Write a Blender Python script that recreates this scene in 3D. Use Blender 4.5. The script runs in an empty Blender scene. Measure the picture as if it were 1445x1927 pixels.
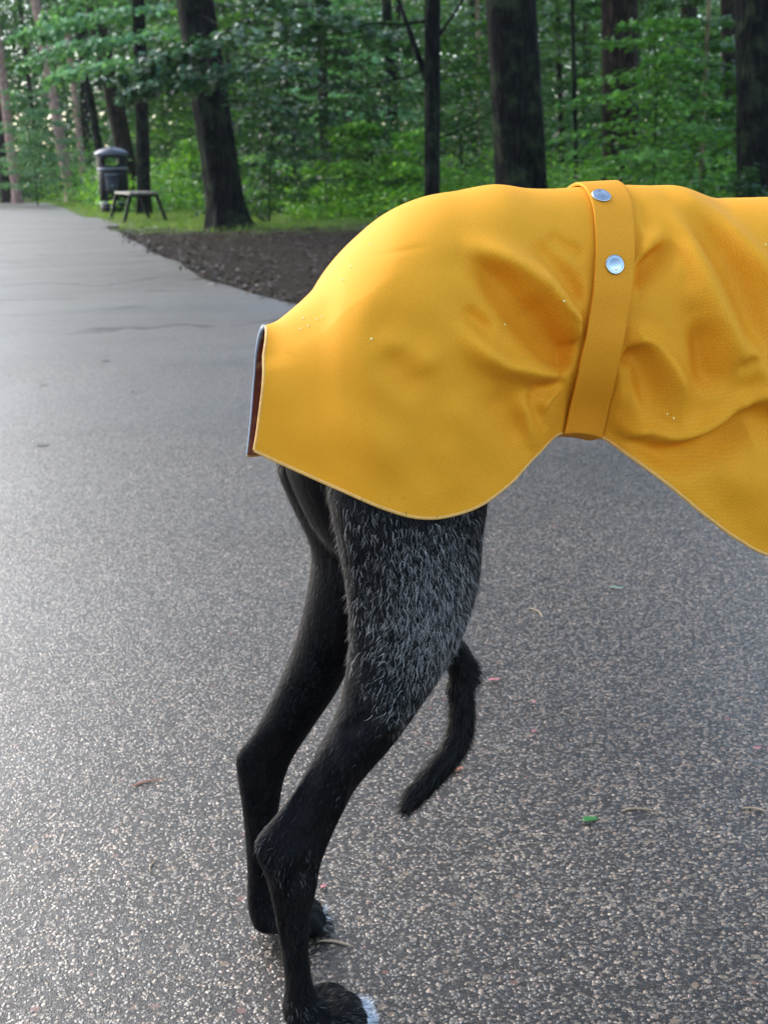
import bpy, bmesh, math
import numpy as np
from mathutils import Vector, Matrix

# ------------------------------------------------------------------ camera, sky, sun, exposure
sc = bpy.context.scene
HAZE = 0.0003
COL = sc.collection
FPX, CAMH = 2300.0, 0.62
TH, RO = math.radians(15.4), math.radians(1.5)
Fv = np.array([0, math.cos(TH), -math.sin(TH)])
U0 = np.array([0, math.sin(TH), math.cos(TH)])
R0 = np.array([1.0, 0, 0])
Rv = R0 * math.cos(RO) - U0 * math.sin(RO)
Uv = U0 * math.cos(RO) + R0 * math.sin(RO)
CP = np.array([0, 0, CAMH])
cam = bpy.data.cameras.new('camera')
co = bpy.data.objects.new('camera', cam)
COL.objects.link(co)
co.matrix_world = Matrix(((Rv[0], Uv[0], -Fv[0], 0), (Rv[1], Uv[1], -Fv[1], 0), (Rv[2], Uv[2], -Fv[2], CAMH), (0, 0, 0, 1)))
cam.sensor_fit = 'VERTICAL'
cam.sensor_height = 36
cam.lens = FPX / 1927 * 36
cam.clip_start = 0.05
cam.clip_end = 1000
cam.dof.use_dof = True
cam.dof.focus_distance = 0.86
cam.dof.aperture_fstop = 17
sc.camera = co

SUN_EL, SUN_AZ = math.radians(34), math.radians(314)      # azimuth clockwise from +Y
world = bpy.data.worlds.new('World')
sc.world = world
world.use_nodes = True
wn = world.node_tree.nodes
sky = wn.new('ShaderNodeTexSky')
sky.sky_type = 'NISHITA'
sky.sun_disc = False
sky.sun_elevation = SUN_EL
sky.sun_rotation = SUN_AZ
sky.air_density = 1.0
sky.dust_density = 1.5
sky.ozone_density = 1.0
world.node_tree.links.new(sky.outputs[0], wn['Background'].inputs[0])
wn['Background'].inputs[1].default_value = 0.15
sl = bpy.data.lights.new('sun', 'SUN')
sl.energy = 1.05
sl.angle = math.radians(64)
sl.color = (0.86, 0.93, 1.0)
so = bpy.data.objects.new('sun', sl)
COL.objects.link(so)
sd = Vector((math.sin(SUN_AZ) * math.cos(SUN_EL), math.cos(SUN_AZ) * math.cos(SUN_EL), math.sin(SUN_EL)))
so.rotation_euler = sd.to_track_quat('Z', 'Y').to_euler()
sc.view_settings.view_transform = 'Standard'
sc.view_settings.look = 'None'
sc.view_settings.gamma = 1
sc.view_settings.exposure = 1.9
sc.cycles.max_bounces = 7
sc.cycles.diffuse_bounces = 3
sc.cycles.transparent_max_bounces = 4

# ------------------------------------------------------------------ helpers
def ray(x, y):
    return Fv + (x - 722.5) / FPX * Rv - (y - 963.5) / FPX * Uv
def ground(x, y):
    d = ray(x, y)
    return CP + d * (-CAMH / d[2])
def at(x, y, depth):                       # world point seen in pixel x, y at a given distance along +Y
    d = ray(x, y)
    return CP + d * (depth / d[1])

def tag(o, label=None, cat=None, group=None, kind=None):
    if label: o['label'] = label
    if cat: o['category'] = cat
    if group: o['group'] = group
    if kind: o['kind'] = kind
    return o
def empty(name, loc, label, cat, group=None, rz=0):
    o = bpy.data.objects.new(name, None)
    o.empty_display_size = 0.1
    COL.objects.link(o)
    o.location = loc
    o.rotation_euler = (0, 0, rz)
    return tag(o, label, cat, group)
def link(name, me, mat, parent=None, smooth=True):
    o = bpy.data.objects.new(name, me)
    COL.objects.link(o)
    if mat is not None and len(me.materials) == 0:
        me.materials.append(mat)
    if parent is not None:
        o.parent = parent
    if smooth and len(me.polygons):
        me.polygons.foreach_set('use_smooth', np.ones(len(me.polygons), bool))
    return o
def mesh_vf(name, V, Fc):
    me = bpy.data.meshes.new(name)
    me.from_pydata([tuple(map(float, v)) for v in V], [], [tuple(int(i) for i in f) for f in Fc])
    me.update()
    return me
def mesh_np(name, V, Q, rnd=None, k=None):
    """V (n,3), Q (m,k) faces; rnd = float per face"""
    V = np.asarray(V, dtype=np.float32)
    Q = np.asarray(Q, dtype=np.int32)
    k = Q.shape[1]
    me = bpy.data.meshes.new(name)
    me.vertices.add(len(V))
    me.vertices.foreach_set('co', V.ravel())
    me.loops.add(Q.size)
    me.loops.foreach_set('vertex_index', Q.ravel())
    me.polygons.add(len(Q))
    me.polygons.foreach_set('loop_start', np.arange(0, Q.size, k, dtype=np.int32))
    me.polygons.foreach_set('loop_total', np.full(len(Q), k, dtype=np.int32))
    me.update(calc_edges=True)
    if rnd is not None:
        a = me.attributes.new('rnd', 'FLOAT', 'FACE')
        a.data.foreach_set('value', np.asarray(rnd, dtype=np.float32))
    me.validate()
    return me
def merge(parts):
    V, Fc, off = [], [], 0
    for v, f in parts:
        V += [tuple(p) for p in v]
        Fc += [tuple(i + off for i in q) for q in f]
        off += len(v)
    return V, Fc
def grid_faces(nu, nv, closed_v=False):
    f = []
    for i in range(nu - 1):
        for j in range(nv if closed_v else nv - 1):
            j2 = (j + 1) % nv
            f.append((i * nv + j, i * nv + j2, (i + 1) * nv + j2, (i + 1) * nv + j))
    return f
def tube(path, radii, n=12, cap=True, rfun=None):
    """tube along a path with per-point radius"""
    P = [Vector(p) for p in path]
    V = []
    prev = None
    for i, p in enumerate(P):
        t = (P[min(i + 1, len(P) - 1)] - P[max(i - 1, 0)]).normalized()
        if prev is None:
            a = t.orthogonal().normalized() if abs(t.z) < .9 else Vector((1, 0, 0))
        else:
            a = prev
        a = (a - t * a.dot(t)).normalized()
        prev = a
        b = t.cross(a)
        for k in range(n):
            an = 2 * math.pi * k / n
            r = radii[i] * (rfun(an, i) if rfun else 1)
            V.append(p + a * math.cos(an) * r + b * math.sin(an) * r)
    Fc = grid_faces(len(P), n, True)
    if cap:
        Fc.append(tuple(range(n))[::-1])
        Fc.append(tuple(range((len(P) - 1) * n, len(P) * n)))
    return V, Fc
def box(c, s, rot=None):
    M = rot or Matrix.Identity(3)
    V = [Vector(c) + M @ Vector((x * s[0] / 2, y * s[1] / 2, z * s[2] / 2)) for x in (-1, 1) for y in (-1, 1) for z in (-1, 1)]
    return V, [(0, 1, 3, 2), (4, 6, 7, 5), (0, 4, 5, 1), (2, 3, 7, 6), (0, 2, 6, 4), (1, 5, 7, 3)]
def lathe(prof, n=40, cap=True):
    V = [(r * math.cos(2 * math.pi * k / n), r * math.sin(2 * math.pi * k / n), z) for r, z in prof for k in range(n)]
    Fc = grid_faces(len(prof), n, True)
    if cap:
        Fc.append(tuple(range(n))[::-1]); Fc.append(tuple(range((len(prof) - 1) * n, len(prof) * n)))
    return V, Fc
def catmull(P, m):
    """P (n,d) sampled at m+1 values of the parameter 0..n-1"""
    P = np.asarray(P, float)
    n = len(P)
    u = np.linspace(0, n - 1, m) if np.isscalar(m) else np.asarray(m, float)
    i = np.clip(np.floor(u).astype(int), 0, n - 2)
    t = (u - i)[:, None]
    p0, p1, p2, p3 = P[np.clip(i - 1, 0, n - 1)], P[i], P[i + 1], P[np.clip(i + 2, 0, n - 1)]
    return .5 * ((2 * p1) + (-p0 + p2) * t + (2 * p0 - 5 * p1 + 4 * p2 - p3) * t ** 2 + (-p0 + 3 * p1 - 3 * p2 + p3) * t ** 3)
def sm(x, a, b):
    t = np.clip((np.asarray(x, float) - a) / (b - a), 0, 1)
    return t * t * (3 - 2 * t)
rng = np.random.default_rng(11)

# ------------------------------------------------------------------ node materials
class NT:
    def __init__(s, name):
        s.m = bpy.data.materials.new(name); s.m.use_nodes = True
        s.t = s.m.node_tree; s.b = s.t.nodes['Principled BSDF']; s.out = s.t.nodes['Material Output']
    def n(s, typ, **k):
        o = s.t.nodes.new('ShaderNode' + typ)
        for a, v in k.items():
            if a.startswith('i_'):
                key = a[2:]
                o.inputs[int(key) if key.isdigit() else key.replace('_', ' ')].default_value = v
            else: setattr(o, a, v)
        return o
    def l(s, a, b): s.t.links.new(a, b)
    def ramp(s, fac, stops, interp='LINEAR'):
        r = s.n('ValToRGB'); cr = r.color_ramp; cr.interpolation = interp
        while len(cr.elements) < len(stops): cr.elements.new(.5)
        for e, (p, c) in zip(cr.elements, stops):
            e.position = p; e.color = (*c, 1) if len(c) == 3 else c
        s.l(fac, r.inputs[0]); return r.outputs[0]
    def mix(s, fac, a, b, blend='MIX'):
        m = s.n('Mix', data_type='RGBA', blend_type=blend)
        for v, i in ((fac, 0), (a, 6), (b, 7)):
            if hasattr(v, 'is_output'): s.l(v, m.inputs[i])
            else: m.inputs[i].default_value = v if i == 0 else ((*v, 1) if len(v) == 3 else v)
        return m.outputs[2]
    def math(s, op, a, b=None, clamp=False):
        m = s.n('Math', operation=op, use_clamp=clamp)
        for v, i in ((a, 0), (b, 1)):
            if v is None: continue
            if hasattr(v, 'is_output'): s.l(v, m.inputs[i])
            else: m.inputs[i].default_value = v
        return m.outputs[0]
    def noise(s, vec, scale, detail=3, rough=.5):
        o = s.n('TexNoise', i_Scale=scale, i_Detail=detail, i_Roughness=rough); s.l(vec, o.inputs['Vector']); return o.outputs[0]
    def mapping(s, vec, scale=(1, 1, 1), rot=(0, 0, 0)):
        o = s.n('Mapping'); s.l(vec, o.inputs[0]); o.inputs['Scale'].default_value = scale; o.inputs['Rotation'].default_value = rot; return o.outputs[0]
    def bump(s, h, strength=.5, dist=.01, normal=None):
        o = s.n('Bump', i_Strength=strength, i_Distance=dist); s.l(h, o.inputs['Height'])
        if normal is not None: s.l(normal, o.inputs['Normal'])
        return o.outputs[0]
def simple(name, col, rough=.5, metal=0, var=.12, scale=20, bump=.0):
    t = NT(name)
    tc = t.n('TexCoord').outputs['Object']
    nz = t.noise(tc, scale, 4)
    c = t.mix(nz, tuple(v * (1 - var) for v in col), tuple(min(1, v * (1 + var)) for v in col))
    t.l(c, t.b.inputs['Base Color'])
    t.b.inputs['Roughness'].default_value = rough
    t.b.inputs['Metallic'].default_value = metal
    if bump: t.l(t.bump(nz, bump, .005), t.b.inputs['Normal'])
    return t.m

def mat_asphalt():
    t = NT('asphalt')
    tc = t.n('TexCoord').outputs['Object']
    def warp(amount, sc_):
        nz = t.n('TexNoise', i_Scale=sc_, i_Detail=2.0); t.l(tc, nz.inputs['Vector'])
        v = t.n('VectorMath', operation='SUBTRACT'); t.l(nz.outputs['Color'], v.inputs[0]); v.inputs[1].default_value = (.5, .5, .5)
        w = t.n('VectorMath', operation='SCALE'); t.l(v.outputs[0], w.inputs[0]); w.inputs['Scale'].default_value = amount
        a = t.n('VectorMath', operation='ADD'); t.l(tc, a.inputs[0]); t.l(w.outputs[0], a.inputs[1])
        return a.outputs[0]
    wv = warp(.004, 190)
    v1 = t.n('TexVoronoi', i_Scale=270.0, i_Randomness=1.0); t.l(wv, v1.inputs['Vector'])
    v2 = t.n('TexVoronoi', i_Scale=118.0, i_Randomness=1.0); t.l(warp(.006, 120), v2.inputs['Vector'])
    s1 = t.n('SeparateColor'); t.l(v1.outputs['Color'], s1.inputs[0])
    s2 = t.n('SeparateColor'); t.l(v2.outputs['Color'], s2.inputs[0])
    matrix = t.mix(t.noise(tc, 60, 3), (.035, .030, .026), (.085, .075, .064))
    stonecol = t.ramp(s1.outputs[0], [(0, (.05, .047, .044)), (.18, (.13, .122, .11)), (.45, (.20, .19, .175)), (.62, (.15, .16, .18)), (.74, (.32, .28, .225)), (.86, (.42, .40, .37)), (.93, (.36, .28, .25)), (1, (.75, .73, .70))])
    v0 = t.n('TexVoronoi', i_Scale=520.0, i_Randomness=1.0); t.l(tc, v0.inputs['Vector'])
    s0 = t.n('SeparateColor'); t.l(v0.outputs['Color'], s0.inputs[0])
    finecol = t.ramp(s0.outputs[0], [(0, (.03, .028, .026)), (.4, (.10, .092, .082)), (.8, (.24, .225, .20)), (1, (.45, .43, .40))])
    m0 = t.math('LESS_THAN', v0.outputs['Distance'], .55)
    matrix = t.mix(m0, matrix, finecol)
    thr = t.math('MULTIPLY', s1.outputs[1], .22)
    m1 = t.math('LESS_THAN', v1.outputs['Distance'], t.math('ADD', thr, .42))
    m1 = t.math('MULTIPLY', m1, t.math('GREATER_THAN', s1.outputs[2], .22))
    c = t.mix(m1, t.mix(1.0, matrix, (.6, .6, .6), 'MULTIPLY'), t.mix(1.0, stonecol, (1.38, 1.33, 1.27), 'MULTIPLY'))
    bigcol = t.ramp(s2.outputs[0], [(0, (.30, .27, .22)), (.3, (.36, .34, .31)), (.5, (.42, .36, .28)), (.7, (.24, .235, .23)), (.85, (.45, .43, .40)), (.95, (.36, .24, .21)), (1, (.38, .19, .17))])
    m2 = t.math('MULTIPLY', t.math('LESS_THAN', v2.outputs['Distance'], .40), t.math('GREATER_THAN', s2.outputs[1], .86))
    c = t.mix(m2, c, bigcol)
    # damp patches and thin lines of seepage over the road
    damp = t.ramp(t.noise(t.mapping(tc, (.55, 1.1, 1)), 1.0, 4, .55), [(.40, (0, 0, 0)), (.62, (1, 1, 1))])
    c = t.mix(damp, c, t.mix(1.0, c, (.66, .63, .60), 'MULTIPLY'))
    sx = t.n('SeparateXYZ'); t.l(tc, sx.inputs[0])
    ph = t.math('ADD', t.math('ADD', t.math('MULTIPLY', sx.outputs[1], 1.15), t.math('MULTIPLY', sx.outputs[0], -.12)), t.math('MULTIPLY', t.noise(t.mapping(tc, (.9, .5, 1)), 1.0, 3, .6), 3.2))
    band = t.math('ABSOLUTE', t.math('SINE', t.math('MULTIPLY', ph, 3.14159)))
    line = t.ramp(band, [(.05, (1, 1, 1)), (.20, (0, 0, 0))])
    zone = t.math('MULTIPLY', t.math('GREATER_THAN', sx.outputs[1], 5.2), t.math('LESS_THAN', sx.outputs[1], 14))
    line = t.math('MULTIPLY', line, zone)
    brk = t.ramp(t.noise(t.mapping(tc, (.5, 1.3, 1)), 1.3, 2), [(.44, (0, 0, 0)), (.54, (1, 1, 1))])
    line = t.math('MULTIPLY', line, brk)
    c = t.mix(t.math('MULTIPLY', line, .75), c, (.03, .03, .028))
    c = t.mix(1.0, c, (.50, .405, .31), 'MULTIPLY')
    t.l(c, t.b.inputs['Base Color'])
    rgh = t.ramp(damp, [(0, (.50, .50, .50)), (1, (.40, .40, .40))])
    t.l(rgh, t.b.inputs['Roughness'])
    t.b.inputs['Specular IOR Level'].default_value = .2
    cw = t.math('MULTIPLY', t.math('SUBTRACT', 1.0, t.math('MULTIPLY', line, .75)), t.ramp(t.noise(t.mapping(tc, (.35, .8, 1)), 1.3, 4, .6), [(.3, (.45, .45, .45)), (.7, (.95, .95, .95))]))
    grain = t.ramp(t.noise(tc, 150, 3, .8), [(.35, (.55, .55, .55)), (.65, (1.6, 1.6, 1.6))])
    cw = t.math('MULTIPLY', t.math('MULTIPLY', cw, grain), t.math('ADD', t.math('MULTIPLY', m1, .75), .5), True)
    t.l(cw, t.b.inputs['Coat Weight'])
    t.b.inputs['Coat Roughness'].default_value = .31
    t.b.inputs['Coat IOR'].default_value = 1.56
    h = t.math('SUBTRACT', 1.0, v1.outputs['Distance'])
    h = t.math('ADD', t.math('MULTIPLY', h, m1), t.math('MULTIPLY', m2, .9))
    h = t.math('ADD', h, t.math('MULTIPLY', t.noise(tc, 900, 2), .35))
    bm = t.bump(h, .9, .0018); t.l(bm, t.b.inputs['Normal']); t.l(bm, t.b.inputs['Coat Normal'])
    return t.m

def mat_floor():
    t = NT('forest_soil')
    tc = t.n('TexCoord').outputs['Object']
    n1 = t.noise(tc, 3.2, 6, .65); n2 = t.noise(tc, 28, 4, .7)
    soil = t.ramp(n2, [(.3, (.008, .006, .0045)), (.5, (.026, .017, .011)), (.72, (.065, .044, .028))])
    green = t.ramp(n2, [(.3, (.05, .08, .018)), (.7, (.20, .28, .06))])
    sx = t.n('SeparateXYZ'); t.l(tc, sx.inputs[0])
    y = t.math('ADD', sx.outputs[1], t.math('MULTIPLY', sx.outputs[0], .35))
    edge = t.math('ADD', t.math('MULTIPLY', t.math('SUBTRACT', n1, .5), 9), y)
    g = t.ramp(t.math('DIVIDE', edge, 40), [(.36, (0, 0, 0)), (.42, (1, 1, 1))])
    t.l(t.mix(g, soil, green), t.b.inputs['Base Color'])
    t.b.inputs['Roughness'].default_value = .95
    t.b.inputs['Specular IOR Level'].default_value = .05
    t.l(t.bump(n2, .8, .04), t.b.inputs['Normal'])
    return t.m

def mat_leaf(name, c0, c1, c2, rough=.38, trans=.35):
    t = NT(name)
    a = t.n('Attribute', attribute_name='rnd').outputs['Fac']
    oi = t.n('ObjectInfo').outputs['Random']
    c = t.ramp(a, [(0, c0), (.55, c1), (1, c2)])
    hs = t.n('HueSaturation', i_Saturation=1.0); t.l(c, hs.inputs['Color'])
    t.l(t.math('ADD', t.math('MULTIPLY', oi, .5), .75), hs.inputs['Value'])
    c = hs.outputs[0]
    t.l(c, t.b.inputs['Base Color'])
    t.b.inputs['Roughness'].default_value = rough
    tr = t.n('BsdfTranslucent'); t.l(t.mix(1.0, c, (1.0, 1.05, .45), 'MULTIPLY'), tr.inputs[0])
    mx = t.n('MixShader'); mx.inputs[0].default_value = trans
    t.l(t.b.outputs[0], mx.inputs[1]); t.l(tr.outputs[0], mx.inputs[2]); t.l(mx.outputs[0], t.out.inputs[0])
    return t.m

def mat_bark(name, c0, c1, moss=.0):
    t = NT(name)
    tc = t.n('TexCoord').outputs['Object']
    st = t.mapping(tc, (1, 1, .22))
    v = t.n('TexVoronoi', feature='DISTANCE_TO_EDGE', i_Scale=13.0); t.l(st, v.inputs['Vector'])
    n = t.noise(st, 14, 6, .7)
    f = t.math('MULTIPLY', t.math('MULTIPLY', v.outputs[0], 3.0, True), n)
    c = t.ramp(f, [(0, c0), (.5, c1)])
    if moss:
        mo = t.ramp(t.noise(tc, 3.5, 5, .7), [(.5, (0, 0, 0)), (.68, (moss, moss, moss))])
        c = t.mix(mo, c, (.05, .07, .03))
    t.l(c, t.b.inputs['Base Color']); t.b.inputs['Roughness'].default_value = .9; t.b.inputs['Specular IOR Level'].default_value = .08
    t.l(t.bump(f, 1.0, .06), t.b.inputs['Normal'])
    return t.m

def mat_coat(name, base, weave=True):
    t = NT(name)
    uv = t.n('UVMap').outputs[0]
    big = t.noise(uv, 9, 4, .6)
    c = t.mix(big, tuple(v * .93 for v in base), tuple(min(1, v * 1.05) for v in base))
    # twill: fine diagonal lattice of threads 1.5 mm apart
    m1 = t.mapping(uv, (1, 1, 1), (0, 0, math.radians(38)))
    w1 = t.n('TexWave', wave_type='BANDS', bands_direction='X', i_Scale=190.0, i_Distortion=.6); t.l(m1, w1.inputs['Vector'])
    w2 = t.n('TexWave', wave_type='BANDS', bands_direction='Y', i_Scale=150.0, i_Distortion=.6); t.l(m1, w2.inputs['Vector'])
    w = t.math('MULTIPLY', w1.outputs[1], w2.outputs[1])
    c = t.mix(t.math('MULTIPLY', t.math('SUBTRACT', 1.0, w), .32), c, tuple(v * .62 for v in base))
    gr = t.noise(t.mapping(uv, (1, 1, 1), (0, 0, .6)), 800, 2, .7)
    c = t.mix(t.ramp(gr, [(.38, (.36, .36, .36)), (.6, (0, 0, 0))]), c, tuple(v * .60 for v in base))
    t.l(c, t.b.inputs['Base Color'])
    t.b.inputs['Roughness'].default_value = .72
    t.b.inputs['Specular IOR Level'].default_value = .2
    t.b.inputs['Sheen Weight'].default_value = .0
    t.b.inputs['Sheen Roughness'].default_value = .4
    h = t.math('ADD', w, t.math('MULTIPLY', t.noise(uv, 1400, 2), .5))
    b1 = t.bump(h, .22, .0005)
    t.l(b1, t.b.inputs['Normal'])
    return t.m

def mat_fur_skin():
    t = NT('black_fur_base')
    tc = t.n('TexCoord').outputs['Object']
    n = t.noise(t.mapping(tc, (1, 1, .35)), 60, 5, .7)
    t.l(t.ramp(n, [(.35, (.0015, .0015, .002)), (.7, (.009, .007, .0065))]), t.b.inputs['Base Color'])
    t.b.inputs['Roughness'].default_value = .55
    t.b.inputs['Specular IOR Level'].default_value = .06
    t.l(t.bump(t.noise(t.mapping(tc, (1, 1, .2)), 500, 3, .7), .6, .002), t.b.inputs['Normal'])
    return t.m
def mat_hair(name, c0, c1, rough=.4):
    t = NT(name)
    a = t.n('Attribute', attribute_name='rnd').outputs['Fac']
    t.l(t.ramp(a, [(0, c0), (1, c1)]), t.b.inputs['Base Color'])
    t.b.inputs['Roughness'].default_value = rough
    t.b.inputs['Specular IOR Level'].default_value = .16
    return t.m
def mat_lining():
    t = NT('rust_patterned_lining')
    uv = t.n('UVMap').outputs[0]
    v = t.n('TexVoronoi', i_Scale=55.0); t.l(uv, v.inputs['Vector'])
    c = t.ramp(v.outputs[0], [(.25, (.75, .36, .17)), (.34, (.48, .16, .07)), (.6, (.38, .11, .055))])
    t.l(c, t.b.inputs['Base Color']); t.b.inputs['Roughness'].default_value = .8
    return t.m

M_ASPH, M_FLOOR = mat_asphalt(), mat_floor()
M_DARK = mat_bark('dark_wet_bark', (.003, .003, .003), (.016, .013, .012), .6)
M_BROWN = mat_bark('brown_bark', (.006, .004, .004), (.045, .026, .020), .3)
M_PINE = mat_bark('pale_pine_bark', (.26, .15, .12), (.62, .40, .32), .05)
M_TAN = mat_bark('tan_dead_bark', (.12, .09, .05), (.36, .27, .16), 0)
L_DEEP = mat_leaf('deep_green_leaf', (0.012, 0.036, 0.012), (0.030, 0.083, 0.026), (0.065, 0.155, 0.042))
L_TEAL = mat_leaf('bluish_green_leaf', (.06, .17, .08), (.16, .36, .17), (.30, .54, .26), .45)
L_GLOSS = mat_leaf('glossy_wet_leaf', (0.025, 0.072, 0.038), (0.064, 0.162, 0.072), (0.128, 0.281, 0.119), .42, .25)
L_FRESH = mat_leaf('fresh_green_leaf', (.055, .165, .015), (.14, .33, .035), (.30, .52, .08), .42, .45)
L_MID = mat_leaf('mid_green_leaf', (0.018, 0.056, 0.011), (0.047, 0.128, 0.022), (0.100, 0.223, 0.045), .4, .4)
L_MID2 = mat_leaf('bright_spray_leaf', (.035, .10, .015), (.085, .22, .035), (.17, .36, .07), .4, .4)
L_GRASS = mat_leaf('grass_blade', (0.080, 0.136, 0.020), (0.160, 0.248, 0.040), (0.256, 0.336, 0.080), .5, .4)

# ------------------------------------------------------------------ ground, road
def sheet(name, pts, z, mat, cuts=0):
    me = mesh_vf(name, [(x, y, z) for x, y in pts], [tuple(range(len(pts)))])
    return tag(link(name, me, mat, smooth=False), kind='structure')
g = 60
gx = np.concatenate([np.linspace(-300, -40, 8), np.linspace(-38, 38, 77), np.linspace(40, 300, 8)])
gy = np.concatenate([np.linspace(-60, 0, 6), np.linspace(2, 70, 69), np.linspace(80, 500, 10)])
GX, GY = np.meshgrid(gx, gy, indexing='ij')
redge = np.array([(1.9, -8), (1.75, -2), (1.55, 0), (1.25, 2), (.65, 3.8), (.05, 5.2), (-.47, 6.29), (-1.04, 7.83), (-1.62, 9.9), (-2.29, 12.27), (-3.4, 16.4), (-4.89, 21.5), (-6.6, 27.5), (-8.6, 34.5), (-11.5, 43.3), (-14.5, 47.5), (-20, 51.5), (-30, 55)])
ledge = np.array([(-5, -8), (-5.1, 0), (-5.6, 5), (-6.9, 12), (-9.2, 20), (-12.6, 29), (-17, 37), (-23, 43), (-33, 47)])
def edge_x(y):
    return np.interp(y, redge[:, 1], redge[:, 0])
dist_edge = GX - edge_x(GY)
GZ = np.where((dist_edge > .6) | (GX < np.interp(GY, ledge[:, 1], ledge[:, 0]) - 1), .02 * np.sin(GX * 1.3 + GY) * np.cos(GY * .9) + .015 * rng.standard_normal(GX.shape), 0)
GZ = np.where((GY < 5) & (GX < 3), 0, GZ)
GZ = np.where(dist_edge > .6, GZ - .0, GZ) - .012
V = np.stack([GX, GY, GZ], -1).reshape(-1, 3)
me = mesh_np('forest_floor', V, np.array(grid_faces(len(gx), len(gy))))
tag(link('forest_floor', me, M_FLOOR), kind='structure')
# road: grid between two edges so that its border is slightly ragged
rp = catmull(redge, 240); rp[:, 0] += .02 * np.sin(rp[:, 1] * 2.1) + .012 * np.sin(rp[:, 1] * 5.3)
lp = catmull(ledge, 240)
RV = [(*(lp[i] * (1 - s) + rp[i] * s), .004) for i in range(240) for s in (0, .25, .5, .75, 1)]
RV2 = [(x, y, .004) for x, y, z in RV]
me = mesh_vf('road', RV2, grid_faces(240, 5))
tag(link('road', me, M_ASPH, smooth=False), kind='structure')
pp = [ground(*p)[:2] for p in ((150, 409), (200, 412), (262, 414), (292, 419), (262, 425), (205, 427), (190, 432))]
sheet('path', pp[::-1], .009, M_ASPH)

# ------------------------------------------------------------------ leaves
def leaf_quads(P, A, N, L, W):
    """P centre, A long axis, N normal; returns verts (4n,3), quads"""
    A = A / np.linalg.norm(A, axis=1, keepdims=True)
    B = np.cross(N, A); B /= np.linalg.norm(B, axis=1, keepdims=True) + 1e-9
    N2 = np.cross(A, B)
    L = L[:, None]; W = W[:, None]
    V = np.stack([P - A * L, P + B * W + A * L * -.15 + N2 * W * .25, P + A * L - N2 * L * .15, P - B * W + A * L * -.15 + N2 * W * .25], 1)
    n = len(P)
    return V.reshape(-1, 3), np.arange(4 * n).reshape(n, 4)
def spray(r, start, dirv, length, n, width, leaf, sag=.12, flat=.03, tilt=.35):
    """leaves of one layered branch"""
    u = r.random(n) ** .8
    d = np.array(dirv, float); d /= np.linalg.norm(d)
    side = np.cross(d, (0, 0, 1)); side /= np.linalg.norm(side) + 1e-9
    w = r.uniform(-1, 1, n) * width * np.sin(np.pi * np.clip(u * .85 + .12, 0, 1)) 
    # gather leaves on twigs
    tw = np.round(u * 7 + r.normal(0, .12, n)) / 7
    P = np.array(start) + np.outer(tw * length, d) + np.outer(w, side) + np.outer(np.abs(w) * .5, d)
    P[:, 2] += -sag * length * (u ** 2) - np.abs(w) * .18 + r.normal(0, flat, n)
    P += r.normal(0, .02, (n, 3))
    A = np.outer(np.ones(n), d) * .6 + np.outer(np.sign(w), side) + r.normal(0, .45, (n, 3))
    A[:, 2] = A[:, 2] * .4 - .25
    N = np.array([0, 0, 1.0]) + r.normal(0, tilt, (n, 3))
    L = leaf * r.uniform(.6, 1.15, n)
    return leaf_quads(P, A, N, L, L * r.uniform(.5, .72, n))
def join_q(lst):
    V, Q, off = [], [], 0
    for v, q in lst:
        V.append(v); Q.append(q + off); off += len(v)
    return np.concatenate(V), np.concatenate(Q)

def shrub_meshes(seed, h, rad, nbr, nleaf, leaf, h0=.15, sag=.12, aim=None):
    r = np.random.default_rng(seed)
    stems, qs = [], []
    lean = r.normal(0, .05, 2)
    path = [(lean[0] * z + .03 * math.sin(z * 3 + seed), lean[1] * z, z) for z in np.linspace(0, h * .95, 9)]
    stems.append(tube(path, np.linspace(.008 * h ** .8 + .004, .002, 9), 6))
    for b in range(nbr):
        z = h * (h0 + (1 - h0) * (b + r.random()) / nbr)
        az = b * 2.4 + r.normal(0, .4)
        if aim is not None: az = aim + r.normal(0, .75)
        ln = rad * (1 - .55 * (z / h) ** 2) * r.uniform(.6, 1.1)
        dv = np.array([math.cos(az), math.sin(az), r.uniform(-.02, .35)])
        st = np.array([lean[0] * z, lean[1] * z, z * .95])
        bp = [st + dv * ln * q + np.array([0, 0, -sag * ln * q * q]) for q in (0, .33, .66, .95)]
        stems.append(tube(bp, [.005 * h ** .5, .004, .003, .001], 4))
        qs.append(spray(r, st, dv, ln, nleaf // nbr, ln * .42, leaf, sag))
    V, Q = join_q(qs)
    sv, sf = merge(stems)
    return mesh_vf('stem', sv, sf), mesh_np('foliage', V, Q, r.random(len(Q)))

SHR = [shrub_meshes(1, 2.6, 1.5, 30, 3000, .066), shrub_meshes(2, 3.4, 1.9, 34, 3600, .072, .1, .2),
       shrub_meshes(3, 1.6, 1.0, 22, 2200, .055, .08), shrub_meshes(4, 4.4, 2.2, 44, 4800, .080, .12, .15),
       shrub_meshes(5, 2.9, 1.8, 30, 3000, .078, .1, .26), shrub_meshes(6, 1.0, .8, 16, 1300, .055, .05)]
MATCH = {}
def variant(me, mat):
    k = (me.name, mat.name)
    if k not in MATCH:
        c = me.copy(); c.materials.clear(); c.materials.append(mat)
        c.polygons.foreach_set('use_smooth', np.zeros(len(c.polygons), bool)); MATCH[k] = c
    return MATCH[k]
def sapling(px, dist, idx, mat, scale, rz, label, name='sapling', cat='sapling', group=None, bark=None):
    p = at(px, 400, dist)
    e = empty(name, (p[0], p[1], -.02), label, cat, group, rz)
    e.scale = (scale,) * 3
    s, f = SHR[idx]
    link('stem', variant(s, bark or M_DARK), None, e)
    o = link('foliage', variant(f, mat), None, e, smooth=False)
    return e

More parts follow.
